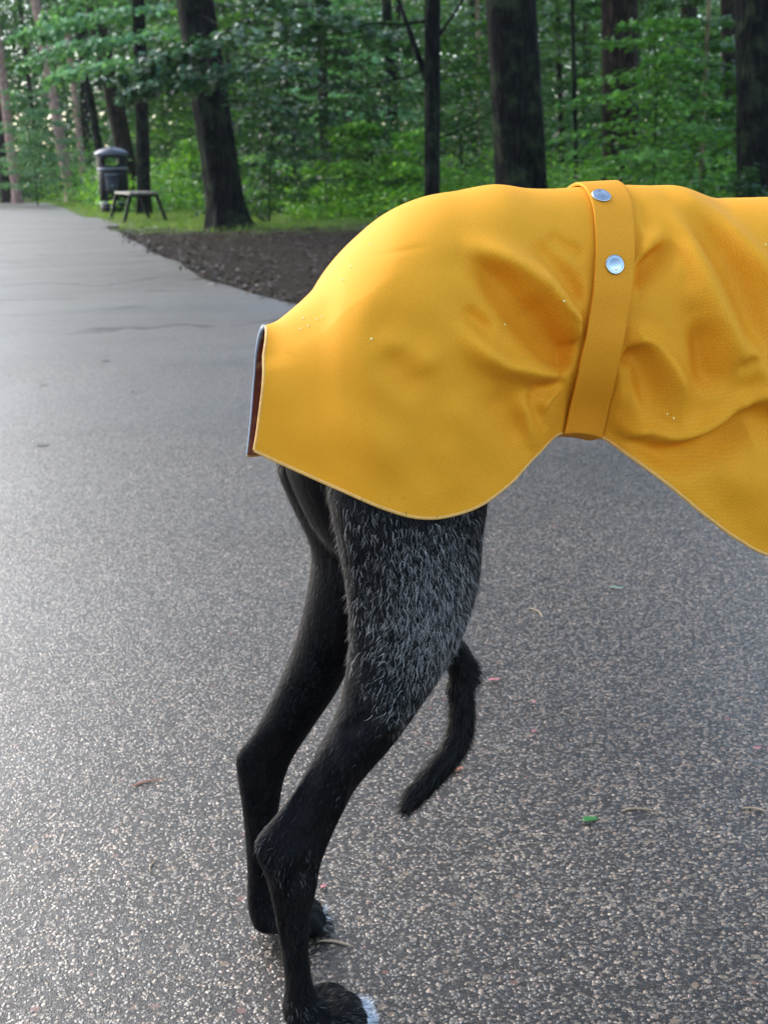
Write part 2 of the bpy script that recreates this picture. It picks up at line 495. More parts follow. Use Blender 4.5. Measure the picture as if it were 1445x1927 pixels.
def crown_mesh(seed, rx, rz, n, leaf):
    r = np.random.default_rng(seed)
    # clumps
    nc = 46
    cc = r.normal(0, 1, (nc, 3)); cc /= np.linalg.norm(cc, axis=1, keepdims=True); cc *= r.uniform(.35, 1, (nc, 1)) ** .6
    cc *= (rx, rx, rz)
    k = r.integers(0, nc, n)
    P = cc[k] + r.normal(0, .3, (n, 3)) * (1, 1, .45) * rx * .30
    A = r.normal(0, 1, (n, 3)); A[:, 2] *= .4
    N = np.array([0, 0, 1.]) + r.normal(0, .6, (n, 3))
    L = leaf * r.uniform(.6, 1.3, n)
    V, Q = leaf_quads(P, A, N, L, L * .6)
    return mesh_np('crown', V, Q, r.random(n))
CROWNS = [crown_mesh(21, 3.0, 3.4, 3600, .17), crown_mesh(22, 2.6, 4.2, 3600, .16), crown_mesh(23, 3.4, 2.8, 3600, .18)]

def tree(name, label, base, top_off, dia, mat, height=14, crown=0, leafmat=None, group=None, flare=1.35, seed=0, curve=0.0, limbs=(), low=(), taper=.55, crown_h=None, cat='tree'):
    """base: xyz on the ground; top_off: dx, dy per metre of height"""
    r = np.random.default_rng(seed + 100)
    e = empty(name, tuple(base), label, cat, group)
    zs = np.concatenate([[0, .06, .14, .28, .5, .8], np.arange(1.2, height, .45), [height]])
    path = [(top_off[0] * z + curve * math.sin(z * .9), top_off[1] * z + .02 * math.sin(z * 1.7 + seed), z - .03) for z in zs]
    rad = [dia / 2 * (1 - (1 - taper) * (z / height)) * (1 + (flare - 1) * math.exp(-z / .18)) for z in zs]
    ph = r.uniform(0, 6.28, 5)
    def rf(a, i):
        z = zs[i]
        w = math.exp(-z / .25)
        return 1 + .035 * math.sin(3 * a + ph[0] + z * .7) + .03 * math.sin(7 * a + ph[1] + z * .5) + w * .13 * math.sin(5 * a + ph[2]) + .02 * math.sin(11 * a + ph[3] + z * 1.9)
    parts = [tube(path, rad, 30, True, rf)]
    def pt(z):
        return np.array([np.interp(z, zs, [q[0] for q in path]), np.interp(z, zs, [q[1] for q in path]), z])
    for k in range(7):                      # limbs that carry the crown
        z = height * r.uniform(.55, .92); az = r.uniform(0, 6.28); ln = r.uniform(1.6, 2.8)
        p0 = pt(z); d = np.array([math.cos(az), math.sin(az), .5])
        parts.append(tube([p0, p0 + d * ln * .5, p0 + d * ln + (0, 0, .2)], [dia * .13, dia * .08, .015], 7))
    for (z, az, ln, el, rr) in limbs:       # bare limbs seen in the photograph
        p0 = pt(z); d = np.array([math.cos(az) * math.cos(el), math.sin(az) * math.cos(el), math.sin(el)])
        parts.append(tube([p0, p0 + d * ln * .35, p0 + d * ln * .7 + (0, 0, .05), p0 + d * ln + (0, 0, .02)], [rr, rr * .8, rr * .5, .004], 7))
    v, f = merge(parts)
    link('trunk', mesh_vf('trunk', v, f), mat, e)
    c = link('crown', variant(CROWNS[crown], leafmat or L_DEEP), None, e, smooth=False)
    ch = crown_h or height
    c.location = (top_off[0] * ch, top_off[1] * ch, ch - .5)
    c.rotation_euler = (0, 0, seed * 1.3)
    sc_ = height / 14 
    c.scale = (sc_, sc_, sc_ * 1.15)
    for (specs, lm) in low:                 # drooping leafy branches in view
        qs, tb = [], []
        for (p0, d, ln, n, w, leaf, sag) in specs:
            p0 = np.array(p0, float) - np.array(base)
            d = np.array(d, float); dn = d / np.linalg.norm(d)
            qs.append(spray(r, p0, dn, ln, n, w, leaf, sag))
            tb.append(tube([p0 + dn * ln * q + np.array([0, 0, -sag * ln * q * q]) for q in (0, .3, .6, .95)], [.006, .005, .003, .001], 5))
            z0 = p0[2] + .35
            tb.append(tube([pt(min(z0 + .3, height - 1)), (pt(z0) + p0) / 2 + np.array([0, 0, .15]), p0], [.005, .004, .003], 5))
        V_, Q_ = join_q(qs)
        br = link('low_branch', mesh_vf('low_branch', *merge(tb)), mat, e)
        o = link('leaves', mesh_np('leaves', V_, Q_, r.random(len(Q_))), lm, br, smooth=False)
    return e

def tree_px(name, label, pb, pt_, dist, wpx, mat, **k):
    """foot at pixel pb (dist None: on the ground under that pixel), passing pixel pt_ higher up"""
    if dist is None:
        b = ground(*pb); dist = b[1]
    else:
        b = at(pb[0], pb[1], dist)
    t = at(pt_[0], pt_[1], dist)
    h = t[2] - b[2]
    off = ((t[0] - b[0]) / h, 0.0)
    base = (b[0] - off[0] * b[2], dist, 0)
    return tree(name, label, base, off, wpx * dist / FPX, mat, **k)

G_T = 'tall trees beside the road'
def br(px, py, dist, az, ln, n, w, leaf, sag, el=.05):
    p = at(px, py, dist)
    return (p, (math.cos(az), math.sin(az), el), ln, n, w, leaf, sag)
PI = math.pi
# the leaning tree by the edge of the road
tree_px('broadleaf_tree', 'big dark leaning tree right of the bench with shiny leaves across its trunk', (432, 430), (367, 0), None, 68, M_DARK, height=13, crown=0, seed=1, flare=1.45, taper=.75,
        low=[([br(560, 60, 14.6, PI + .5, 1.6, 375, .5, 0.068, .28), br(520, 130, 14.2, PI + .3, 1.9, 525, .6, 0.068, .12), br(470, 80, 13.6, PI - .1, 1.2, 300, .45, 0.068, .25),
               br(440, 150, 14, PI + .1, 1.1, 375, .4, 0.065, .2), br(600, 130, 15.2, PI + .2, 1.7, 450, .6, 0.070, .2), br(400, 150, 13.5, PI + .25, .95, 275, .32, 0.061, .25),
               br(480, 20, 14.8, .3, 1.8, 375, .5, 0.070, .3), br(420, 190, 14.4, .2, .8, 162, .3, 0.061, .3)], L_GLOSS)])
tree_px('pine_tree', 'slim pale pink pine trunk leaning left beyond the curve of the road', (135, 380), (68, 0), 42, 19, M_PINE, height=17, crown=1, seed=2, flare=1.6)
tree_px('pine_tree', 'thin pale trunk half hidden by leaves left of the bin', (163, 372), (128, 60), 48, 12, M_PINE, height=16, crown=1, seed=3)
tree_px('broadleaf_tree', 'reddish brown tree trunk rising right behind the black bin', (258, 396), (176, 0), 28, 33, M_BROWN, height=15, crown=2, seed=4, curve=.0,
        low=[([br(330, -20, 26, PI + .25, 2.5, 560, .9, .09, .28), br(310, 20, 24, PI + .35, 2.2, 560, .9, .09, .3), br(280, 70, 23, PI + .1, 2.2, 520, .8, .085, .3), br(260, 120, 22, PI, 1.5, 380, .7, .08, .25), br(360, 60, 23, PI + .2, 1.8, 380, .7, .08, .25), br(170, 40, 24, PI + .2, 1.4, 300, .6, .08, .3), br(240, -40, 25, PI, 1.2, 300, .8, .09, .3),
               br(250, 110, 26, PI, 1.8, 260, .6, .07, .3), br(380, 10, 24.5, PI, 2.0, 320, .7, .07, .2)], L_TEAL)])
tree_px('broadleaf_tree', 'straight black trunk just right of the bin', (272, 392), (262, 30), 24, 25, M_DARK, height=13, crown=0, seed=5)
tree_px('broadleaf_tree', 'short dark stretch of trunk above the left side of the bin', (204, 390), (172, 190), 34, 15, M_DARK, height=12, crown=2, seed=6)
tree_px('pine_tree', 'pale reddish trunk at the left edge of the picture', (34, 380), (3, 130), 44, 17, M_PINE, height=15, crown=1, seed=7)
tree_px('broadleaf_tree', 'greyish stout trunk standing at the far end of the road on the left', (22, 382), (8, 300), 47, 30, M_BROWN, height=12, crown=2, seed=8)
tree_px('broadleaf_tree', 'brown trunk veiled by leaves midway between the leaning tree and the forked tree', (614, 385), (603, 0), 26, 19, M_BROWN, height=13, crown=0, seed=9)
tree_px('broadleaf_tree', 'dark trunk seen through a gap left of the thin forked tree', (748, 385), (737, 180), 30, 20, M_DARK, height=13, crown=2, seed=10)
tree_px('broadleaf_tree', 'thin black forked tree rising behind the rump of the coat', (812, 390), (813, 0), 13.5, 29, M_DARK, height=10, crown=2, seed=11, flare=1.2, taper=.8,
        limbs=((1.45, PI * .93, 1.3, 1.2, .04), (1.9, .35, 1.3, .9, .018), (.95, .25, 1.1, .35, .01), (2.15, PI, .9, -.1, .02), (1.7, PI + .1, .8, -.35, .012)))
tree_px('broadleaf_tree', 'broadest dark trunk with rough mossy bark left of the strap', (984, 392), (960, 0), 17, 92, M_DARK, height=16, crown=1, seed=12, flare=1.35, taper=.8,
        limbs=((1.95, PI * .9, 1.2, -.15, .012), (1.1, PI, .9, -.3, .01)))
tree_px('broadleaf_tree', 'dark red brown trunk behind sprays right of the strap', (1168, 392), (1163, 0), 21, 64, M_BROWN, height=16, crown=1, seed=13, taper=.85)
tree_px('broadleaf_tree', 'wide black trunk at the right edge of the picture', (1424, 395), (1419, 0), 15, 66, M_DARK, height=15, crown=0, seed=14, flare=1.5, taper=.85)
tree_px('broadleaf_tree', 'thin straight dark stem between the broadest trunk and the red brown one', (1085, 390), (1077, 0), 22, 8, M_DARK, height=9, crown=0, seed=15)
tree_px('broadleaf_tree', 'short grey stem left of the thin straight dark stem', (1060, 390), (1050, 60), 27, 11, M_BROWN, height=9, crown=0, seed=16)
tree_px('dead_pole_tree', 'slender tan bare pole right of the red brown trunk', (1314, 390), (1334, 0), 18, 7, M_TAN, height=7, crown=0, seed=17, taper=.8)
tree_px('broadleaf_tree', 'dim grey trunk behind the tan pole', (1300, 390), (1296, 80), 32, 32, M_BROWN, height=14, crown=2, seed=18)
tree_px('broadleaf_tree', 'dim trunk just left of the black trunk at the right edge', (1374, 390), (1370, 50), 30, 30, M_BROWN, height=14, crown=2, seed=19)
tree_px('broadleaf_tree', 'thin trunk in the dusk between the forked tree and the broadest trunk', (905, 390), (900, 120), 33, 9, M_TAN, height=10, crown=0, seed=20)

# young trees and bushes one can tell apart
S = sapling
S(75, 38, 3, L_TEAL, .78, .4, 'young bluish green tree standing at the end of the road left of the pine')
S(505, 17.5, 4, L_DEEP, .62, 2.2, 'dark green bush right of the leaning tree drooping over the grass', 'bush', 'bush')
S(640, 19.5, 2, L_FRESH, .95, 1.0, 'broad bush behind the soil left of the coat', 'bush', 'bush')
S(560, 21, 3, L_DEEP, .85, .2, 'tall dark sapling behind the drooping bush')
S(700, 21, 1, L_MID, .95, 2.9, 'mid green sapling with feathery layers left of the forked tree')
S(760, 19, 2, L_FRESH, .85, .9, 'light green bush low at the foot of the forked tree', 'bush', 'bush')
S(870, 22, 1, L_MID, .95, 4.1, 'sapling filling the gap between the forked tree and the broadest trunk')
S(1230, 16, 1, L_MID2, .74, 5.0, 'bright green sapling with flat layered sprays in front of the red brown trunk')
S(1320, 18, 4, L_MID, .92, 3.3, 'layered sapling left of the black trunk at the right edge')
S(1080, 25, 3, L_MID, .9, 1.2, 'sapling in the gap right of the broadest trunk')
S(352, 28.5, 2, L_FRESH, 1.0, .6, 'yellow green bush between the bin trees and the leaning tree', 'bush', 'bush')
S(318, 34, 3, L_MID, 1.0, 2.0, 'tall loose sapling behind the yellow green bush')
S(1405, 12.5, 5, L_DEEP, .6, 2.0, 'small fern like bush at the foot of the black trunk on the right', 'bush', 'bush')
S(400, 35, 3, L_FRESH, 1.3, 2.9, 'bright young tree far behind the leaning tree')
S(655, 30, 3, L_TEAL, 1.1, .9, 'bluish green young tree deep in the wood left of the forked tree')
S(1250, 27, 3, L_MID, 1.0, 5.9, 'shaded young tree deep in the wood behind the tan pole')
S(980, 30, 1, L_MID, 1.2, 5.9, 'shaded sapling deep in the wood behind the broadest trunk')

# low plants, a mass nobody could count
def scatter_leaves(name, r, n, xy, h, leaf, mat, clump=None, asp=.6, up=.5, label=None, kindn='plants'):
    P = np.concatenate([xy, (h * r.random(n) ** .8)[:, None]], 1)
    A = r.normal(0, 1, (n, 3)); A[:, 2] = np.abs(A[:, 2]) * up - .2
    N = np.array([0, 0, 1.]) + r.normal(0, .5, (n, 3))
    L = leaf * r.uniform(.6, 1.2, n)
    V_, Q_ = leaf_quads(P, A, N, L, L * asp)
    o = link(name, mesh_np(name, V_, Q_, r.random(n)), mat, smooth=False)
    return tag(o, label, kindn, kind='stuff')
def region(r, n, y0, y1, pad=1.0, wl=1.0, wr=1.0, ncl=None, cs=.5):
    """points in view right of the road, gathered in clumps"""
    ncl = ncl or n // 90
    y = y0 + (y1 - y0) * r.random(ncl * 3) ** .9
    x = r.uniform(-.36, .36, ncl * 3) * y * 1.15
    ok = (x > edge_x(y) + pad) | (y > 56)
    x, y = x[ok][:ncl], y[ok][:ncl]
    k = r.integers(0, len(x), n)
    q = np.stack([x[k], y[k]], 1) + r.normal(0, cs, (n, 2))
    return q, k, len(x)
r = np.random.default_rng(5)
n = 110000
q, k, nc = region(r, n, 25.0, 46, .9, cs=.45)
ch = r.uniform(.25, 1.25, nc)
bad = (q[:, 0] < edge_x(q[:, 1]) + .5) & (q[:, 1] < 52)
q, k = q[~bad], k[~bad]
scatter_leaves('undergrowth', r, len(q), q, ch[k], .062, L_FRESH, label='fresh green low plants covering the ground beyond the grass')
n = 45000
q, k, nc = region(r, n, 17.2, 27, 1.2, cs=.35)
sel = (q[:, 0] > -1.0 - .02 * q[:, 1]) 
q, k = q[sel], k[sel]
ch = r.uniform(.15, .8, nc)
scatter_leaves('ground_plants', r, len(q), q, ch[k], .046, L_FRESH, label='leafy low plants on the wood floor behind the coat')
# grass
n = 90000
y = 15.8 + 26 * r.random(n) ** 1.3
x = r.uniform(-.36, .2, n) * y
ok = (x > edge_x(y) + .12 + .25 * r.random(n)) & (np.sin(x * 1.7 + y) + np.sin(y * 2.3 - x) + r.normal(0, .5, n) > -1.6 + 1.4 * np.clip(18 - y, 0, 2))
x, y = x[ok], y[ok]; n = len(x)
hgt = r.uniform(.03, .085, n); az = r.uniform(0, 2 * PI, n); bl = r.uniform(-.04, .04, (n, 2)); w = .004 + y * .00025
A0 = np.stack([x - np.cos(az) * w, y - np.sin(az) * w, np.full(n, -.02)], 1)
B0 = np.stack([x + np.cos(az) * w, y + np.sin(az) * w, np.full(n, -.02)], 1)
T0 = np.stack([x + bl[:, 0], y + bl[:, 1], hgt], 1)
V_ = np.stack([A0, B0, T0], 1).reshape(-1, 3)
tag(link('grass', mesh_np('grass', V_, np.arange(3 * n).reshape(n, 3), r.random(n)), L_GRASS, smooth=False), 'short green grass around the bench and bin', 'grass', kind='stuff')

# far wood: reads as one mass
n = 300000
nc = 2600
cy = 36 + 62 * r.random(nc) ** .8
cx = r.uniform(-.40, .40, nc) * cy
ok = (cx > edge_x(np.minimum(cy, 55)) + 2.5) | (cy > 58)
cx, cy = cx[ok], cy[ok]; nc = len(cx)
cz = r.uniform(.3, 1, nc) * (1.0 + cy * .155)
cz = np.where(r.random(nc) < .4, r.uniform(.1, 2.2, nc), cz)
k = r.integers(0, nc, n)
P = np.stack([cx[k], cy[k], cz[k]], 1) + r.normal(0, 1, (n, 3)) * (1.1, 1.1, .5)
P[:, 2] = np.abs(P[:, 2])
A = r.normal(0, 1, (n, 3)); A[:, 2] *= .4
N = np.array([0, 0, 1.]) + r.normal(0, .55, (n, 3))
L = r.uniform(.06, .14, n)
V_, Q_ = leaf_quads(P, A, N, L, L * .6)
k2 = 110000
yb = r.uniform(70, 98, k2); xb = r.uniform(-.44, .42, k2) * yb
P2 = np.stack([xb, yb, .2 + 17 * r.random(k2) ** .9], 1); P2[:, 2] += .8 * np.sin(xb * .9) * np.sin(yb * .7)
A2_ = r.normal(0, 1, (k2, 3)); A2_[:, 2] *= .4
L2_ = r.uniform(.16, .30, k2)
Vb, Qb = leaf_quads(P2, A2_, np.array([0, 0, 1.]) + r.normal(0, .7, (k2, 3)), L2_, L2_ * .6)
V_, Q_ = join_q([(V_, Q_), (Vb, Qb)])
fw = tag(link('distant_wood', mesh_np('distant_wood', V_, Q_, r.random(len(Q_))), L_MID, smooth=False), 'dense green wood far behind the nearer trees', 'wood', kind='stuff')
parts = []
for i in range(70):
    yy = 38 + 55 * r.random(); xx = r.uniform(-.38, .38) * yy
    if xx < edge_x(min(yy, 55)) + 1.5 and yy < 58: continue
    l_ = r.normal(0, .03); rr = r.uniform(.06, .2)
    parts.append(tube([(xx + l_ * z, yy, z) for z in (0, 5, 10, 16)], [rr, rr * .85, rr * .7, rr * .4], 8))
tag(link('distant_trunks', mesh_vf('distant_trunks', *merge(parts)), M_BROWN), 'many dim trunks deep in the far wood', 'wood', kind='stuff')

# ------------------------------------------------------------------ litter bin
M_BIN = simple('black_bin_paint', (.010, .010, .014), .5, var=.2)
M_HOOD = simple('grey_bin_hood', (.10, .10, .13), .38, var=.15)
M_TRIM = simple('silver_trim', (.32, .33, .38), .35, .4)
for m_ in (M_BIN,):
    m_.node_tree.nodes['Principled BSDF'].inputs['Specular IOR Level'].default_value = .15
bp = ground(219, 402)
e = empty('litter_bin', (bp[0], bp[1], 0), 'tall round black litter bin with grey domed hood beside the path', 'litter bin', rz=.1)
e.rotation_euler = (0, 0, .1)
e.scale = (.97, .97, .93)
link('body', mesh_vf('body', *lathe([(.27, .0), (.285, .02), (.285, .06), (.30, .07), (.30, .24)], 48)), M_BIN, e)
v = lathe([(.303, .242), (.303, .93), (.30, .94)], 48)
link('barrel', mesh_vf('barrel', *v), M_BIN, e)
for z in (.232, .945):
    link('band', mesh_vf('band', *lathe([(.300, z - .004), (.318, z), (.318, z + .022), (.300, z + .026)], 48)), M_TRIM, e)
N_, Rr = 64, .312
rows = np.linspace(.975, 1.235, 14)
VV = [(Rr * math.cos(2 * PI * k / N_), Rr * math.sin(2 * PI * k / N_), z) for z in rows for k in range(N_)]
FF = []
for i in range(13):
    for k in range(N_):
        a = 2 * PI * (k + .5) / N_; z = (rows[i] + rows[i + 1]) / 2
        hole = False
        for c0 in (-PI / 2, PI / 2):
            da = (a - c0 + PI) % (2 * PI) - PI
            if (da / .62) ** 4 + ((z - 1.105) / .085) ** 4 < 1: hole = True
        if not hole:
            FF.append((i * N_ + k, i * N_ + (k + 1) % N_, (i + 1) * N_ + (k + 1) % N_, (i + 1) * N_ + k))
o = link('opening_ring', mesh_vf('opening_ring', VV, FF), M_BIN, e)
md = o.modifiers.new('t', 'SOLIDIFY'); md.thickness = .018
link('liner_rim', mesh_vf('liner_rim', *lathe([(.25, .93), (.25, .985), (.235, .985), (.235, .93)], 40, False)), M_TRIM, e)
link('hood', mesh_vf('hood', *lathe([(.33, 1.232), (.345, 1.245), (.345, 1.275), (.32, 1.31), (.22, 1.365), (.10, 1.395), (.06, 1.41), (.055, 1.425), (.01, 1.43)], 48)), M_HOOD, e)
# door panel, bent to the barrel
def bent(w0, w1, z0, z1, rad, th):
    n_ = 12
    V_ = []
    for rr in (rad, rad + th):
        for z in (z0, z1):
            for i in range(n_ + 1):
                a = -PI / 2 + w0 + (w1 - w0) * i / n_
                V_.append((rr * math.cos(a), rr * math.sin(a), z))
    m = n_ + 1
    Fq = []
    for i in range(n_):
        Fq += [(2 * m + i, 2 * m + i + 1, 3 * m + i + 1, 3 * m + i), (i, m + i, m + i + 1, i + 1), (m + i, 3 * m + i, 3 * m + i + 1, m + i + 1), (i, i + 1, 2 * m + i + 1, 2 * m + i)]
    Fq += [(0, 2 * m, 3 * m, m), (n_, m + n_, 3 * m + n_, 2 * m + n_)]
    return V_, Fq
link('door', mesh_vf('door', *bent(-.42, .42, .30, .82, .304, .010)), simple('bin_door', (.014, .014, .02), .45), e)
link('door_bar', mesh_vf('door_bar', *bent(-.42, .42, .825, .842, .304, .016)), M_TRIM, e)
link('lock', mesh_vf('lock', *tube([(.0, -.31, .60), (0, -.325, .60)], [.016, .016], 12)), M_TRIM, e)

# ------------------------------------------------------------------ bench
M_BFRAME = simple('black_steel', (.006, .007, .007), .6)
M_BFRAME.node_tree.nodes['Principled BSDF'].inputs['Specular IOR Level'].default_value = .1
t_ = NT('weathered_planks')
oc = t_.n('TexCoord').outputs['Object']
t_.l(t_.ramp(t_.noise(t_.mapping(oc, (30, 2, 30)), 2, 5, .7), [(.3, (.12, .095, .075)), (.7, (.26, .215, .17))]), t_.b.inputs['Base Color'])
t_.b.inputs['Roughness'].default_value = .6
M_PLANK = t_.m
n1, n2, f1, f2 = ground(234, 421), ground(316, 421), ground(208, 414), ground(284, 414)
nm, fm = (n1 + n2) / 2, (f1 + f2) / 2
ax = (fm - nm); Lb = float(np.linalg.norm(ax)); ang = math.atan2(ax[1], ax[0]) - PI / 2
e = empty('bench', (float(nm[0]), float(nm[1]), 0), 'low backless bench with pale plank seat and splayed black legs', 'bench', rz=ang)
for i in range(4):
    x = -.165 + i * .11
    v, f = box((x, Lb / 2, .452), (.10, Lb + .16, .035))
    o = link('plank', mesh_vf('plank', v, f), M_PLANK, e, smooth=False)
    md = o.modifiers.new('b', 'BEVEL'); md.width = .006; md.segments = 2
for y_ in (0, Lb):
    link('crossbar', mesh_vf('crossbar', *box((0, y_, .414), (.44, .05, .036))), M_BFRAME, e, smooth=False)
    for s_ in (-1, 1):
        a, b = Vector((s_ * .20, y_, .40)), Vector((s_ * .325, y_, 0.0))
        w_ = .026
        V_ = [a + Vector((dx, dy, 0)) for dx in (-w_, w_) for dy in (-w_, w_)] + [b + Vector((dx, dy, 0)) for dx in (-w_, w_) for dy in (-w_, w_)]
        link('leg', mesh_vf('leg', V_, [(0, 1, 3, 2), (4, 6, 7, 5), (0, 4, 5, 1), (2, 3, 7, 6), (0, 2, 6, 4), (1, 5, 7, 3)]), M_BFRAME, e, smooth=False)
link('rail', mesh_vf('rail', *box((0, Lb / 2, .412), (.04, Lb - .052, .03))), M_BFRAME, e, smooth=False)

# ------------------------------------------------------------------ things lying on the road and soil
def leaf_litter(px, py, size, mat, rz, label, name, cat, asp=.45, curl=.25, group=None):
    p = ground(px, py)
    n_ = 9
    V_, Fq = [], []
    for i in range(n_):
        u = i / (n_ - 1)
        w_ = asp * math.sin(PI * min(.98, max(.03, u)) ** .8) 
        for j, s_ in enumerate((-1, -.5, 0, .5, 1)):
            V_.append(((u - .5) * size, s_ * w_ * size * .5 * (1 + .1 * math.sin(9 * u)), .0065 + size * curl * (abs(s_) ** 2 * .25 + (u - .5) ** 2 * .15) + .0003 * math.sin(7 * u + s_)))
    Fq = grid_faces(n_, 5)
    o = link(name, mesh_vf(name, V_, Fq), mat)
    md = o.modifiers.new('t', 'SOLIDIFY'); md.thickness = .0008
    o.location = (p[0], p[1], 0); o.rotation_euler = (0, 0, rz)
    return tag(o, label, cat, group)
M_GL = simple('green_leaf_blade', (.03, .13, .02), .4)
M_BL = simple('brown_leaf_blade', (.06, .035, .02), .6)
M_PK = simple('pink_petal', (.42, .15, .14), .5)
M_RD = simple('rust_petal', (.45, .17, .09), .5)
M_TW = simple('straw_twig', (.34, .24, .14), .7)
M_WT = simple('white_scrap', (.75, .77, .78), .6)
leaf_litter(1110, 1553, .017, M_GL, .2, 'small torn green leaf on the road below the coat', 'fallen_leaf', 'leaf', .6, .08)
leaf_litter(199, 683, .034, M_BL, .3, 'dark leaf lying alone on the road left of the coat', 'fallen_leaf', 'leaf', .6, .08)
leaf_litter(250, 741, .022, M_BL, 1.4, 'dark leaf crumb on the road nearest the coat on the left', 'fallen_leaf', 'leaf', .5, .08)
leaf_litter(83, 729, .03, M_BL, .1, 'thin brown leaf farther left on the road', 'fallen_leaf', 'leaf', .4, .08)
leaf_litter(82, 842, .035, M_BL, .1, 'faint brown leaf flat on the left part of the road', 'fallen_leaf', 'leaf', .4, .05)
leaf_litter(930, 1288, .016, M_PK, .1, 'pink petal right of the tail', 'petal', 'petal', .45, .1)
leaf_litter(1005, 1330, .008, M_PK, .8, 'tiny red petal between the tail and the green leaf', 'petal', 'petal', .6, .1)
leaf_litter(860, 1458, .017, M_RD, .5, 'rust coloured petal touching the lower curve of the tail', 'petal', 'petal', .5, .1)
leaf_litter(1005, 1386, .007, M_PK, .3, 'tiny red petal below its red neighbour', 'petal', 'petal', .6, .1)
leaf_litter(1425, 1418, .011, M_PK, .3, 'pink petal near the right edge of the picture', 'petal', 'petal', .35, .1)
leaf_litter(610, 1680, .008, M_PK, .9, 'red petal in front of the far paw', 'petal', 'petal', .6, .1)
leaf_litter(1160, 1113, .02, simple('pale_green_scrap', (.25, .38, .26), .6), -.3, 'pale greenish scrap on the road under the belly', 'plant_scrap', 'scrap', .2, .05)
leaf_litter(322, 423, .10, M_WT, .2, 'white scrap of paper by the bench leg', 'paper_scrap', 'paper', .8, .5)
leaf_litter(294, 429, .07, M_WT, .9, 'small white scrap left of the leaning tree', 'paper_scrap', 'paper', .7, .5)
def twig(px0, py0, px1, py1, r_, mat, label, bend=.1):
    a, b = ground(px0, py0), ground(px1, py1)
    d = b - a; s_ = np.array([-d[1], d[0], 0])
    P = [a + d * u + s_ * bend * math.sin(PI * u * 1.3) + np.array([0, 0, .0045 + r_]) for u in np.linspace(0, 1, 7)]
    P = [p - a for p in P]
    o = link('twig', mesh_vf('twig', *tube(P, [r_ * .5, r_, r_ * 1.2, r_ * .9, r_, r_ * .8, r_ * .3], 7)), mat)
    o.location = tuple(a)
    return tag(o, label, 'twig')
twig(601, 1781, 668, 1790, .0011, M_TW, 'straw coloured twig between the two paws', .06)
twig(248, 1490, 310, 1472, .0009, M_RD, 'reddish twig left of the far leg')
twig(1395, 1530, 1445, 1535, .0009, M_TW, 'pale thin twig near the right edge of the road')
twig(1168, 1535, 1236, 1531, .0008, M_TW, 'pale straw beside the torn green leaf')
twig(285, 1650, 293, 1625, .0007, M_TW, 'short straw low on the left of the road')
twig(996, 1150, 1025, 1168, .0008, M_TW, 'thin pale straw right of the thigh')

# soft debris on soil
n = 5600
r = np.random.default_rng(9)
y = r.uniform(6, 17.5, n); x = edge_x(y) + .05 + 4.5 * r.random(n) ** 1.3
x[5200:] = edge_x(y[5200:]) + r.normal(.03, .06, 400)
P = np.stack([x, y, np.full(n, .012)], 1)
A = r.normal(0, 1, (n, 3)); A[:, 2] *= .2
N = np.array([0, 0, 1.]) + r.normal(0, .25, (n, 3))
L = r.uniform(.008, .028, n)
V_, Q_ = leaf_quads(P, A, N, L, L * .5)
M_DEB = mat_leaf('dead_leaf', (.006, .005, .004), (.03, .02, .014), (.12, .085, .055), .6, .1)
tag(link('leaf_debris', mesh_np('leaf_debris', V_, Q_, r.random(n)), M_DEB, smooth=False), 'dead leaves and crumbs strewn over the dark soil', 'debris', kind='stuff')

# ------------------------------------------------------------------ the dog
PSI = math.radians(15)
DH = np.array([math.cos(PSI), math.sin(PSI), 0]); DL = np.array([-math.sin(PSI), math.cos(PSI), 0])
P0 = np.array([-.058, .846, 0])
def dw(s, t, z): return P0 + DH * s + DL * t + np.array([0, 0, z])
def dsz(px, py, t):
    """point of the dog's lengthwise plane t seen in a pixel, as (s, z)"""
    d = Fv + (px - 722.5) / FPX * Rv - (py - 963.5) / FPX * Uv
    k_ = (t - (CP - P0) @ DL) / (d @ DL)
    p = CP + d * k_
    return np.array([(p - P0) @ DH, p[2]])
dog = empty('dog', tuple(P0), 'slim black dog in a yellow raincoat standing on the road, seen from behind its thigh', 'dog')
dog.rotation_euler = (0, 0, PSI)

# everything of the dog is modelled in its own s, t, z axes
def ring_tube(rings, n=24, sub=4):
    """rings: (s0,z0, s1,z1, t, rt): ellipse whose long axis joins the two points"""
    Rn = catmull(rings, (len(rings) - 1) * sub + 1)
    V_ = []
    for s0, z0, s1, z1, t, rt in Rn:
        L_ = math.hypot(s1 - s0, z1 - z0); kq = .0011 / max(L_, .01) if L_ < .14 else 0
        s0, s1, z0, z1 = s0 + (s1 - s0) * kq, s1 - (s1 - s0) * kq, z0 + (z1 - z0) * kq, z1 - (z1 - z0) * kq
        cs, cz = (s0 + s1) / 2, (z0 + z1) / 2
        hs, hz = (s1 - s0) / 2, (z1 - z0) / 2
        for k_ in range(n):
            a = 2 * PI * k_ / n
            V_.append((cs + hs * math.cos(a), t + rt * math.sin(a), cz + hz * math.cos(a)))
    Fc = grid_faces(len(Rn), n, True)
    Fc.append(tuple(range(n))[::-1]); Fc.append(tuple(range((len(Rn) - 1) * n, len(Rn) * n)))
    return V_, Fc
def px_rings(lst):
    out = []
    for (x0, y0, x1, y1, t, rt) in lst:
        a, b = dsz(x0, y0, t), dsz(x1, y1, t)
        out.append((a[0], a[1], b[0], b[1], t, rt))
    return out
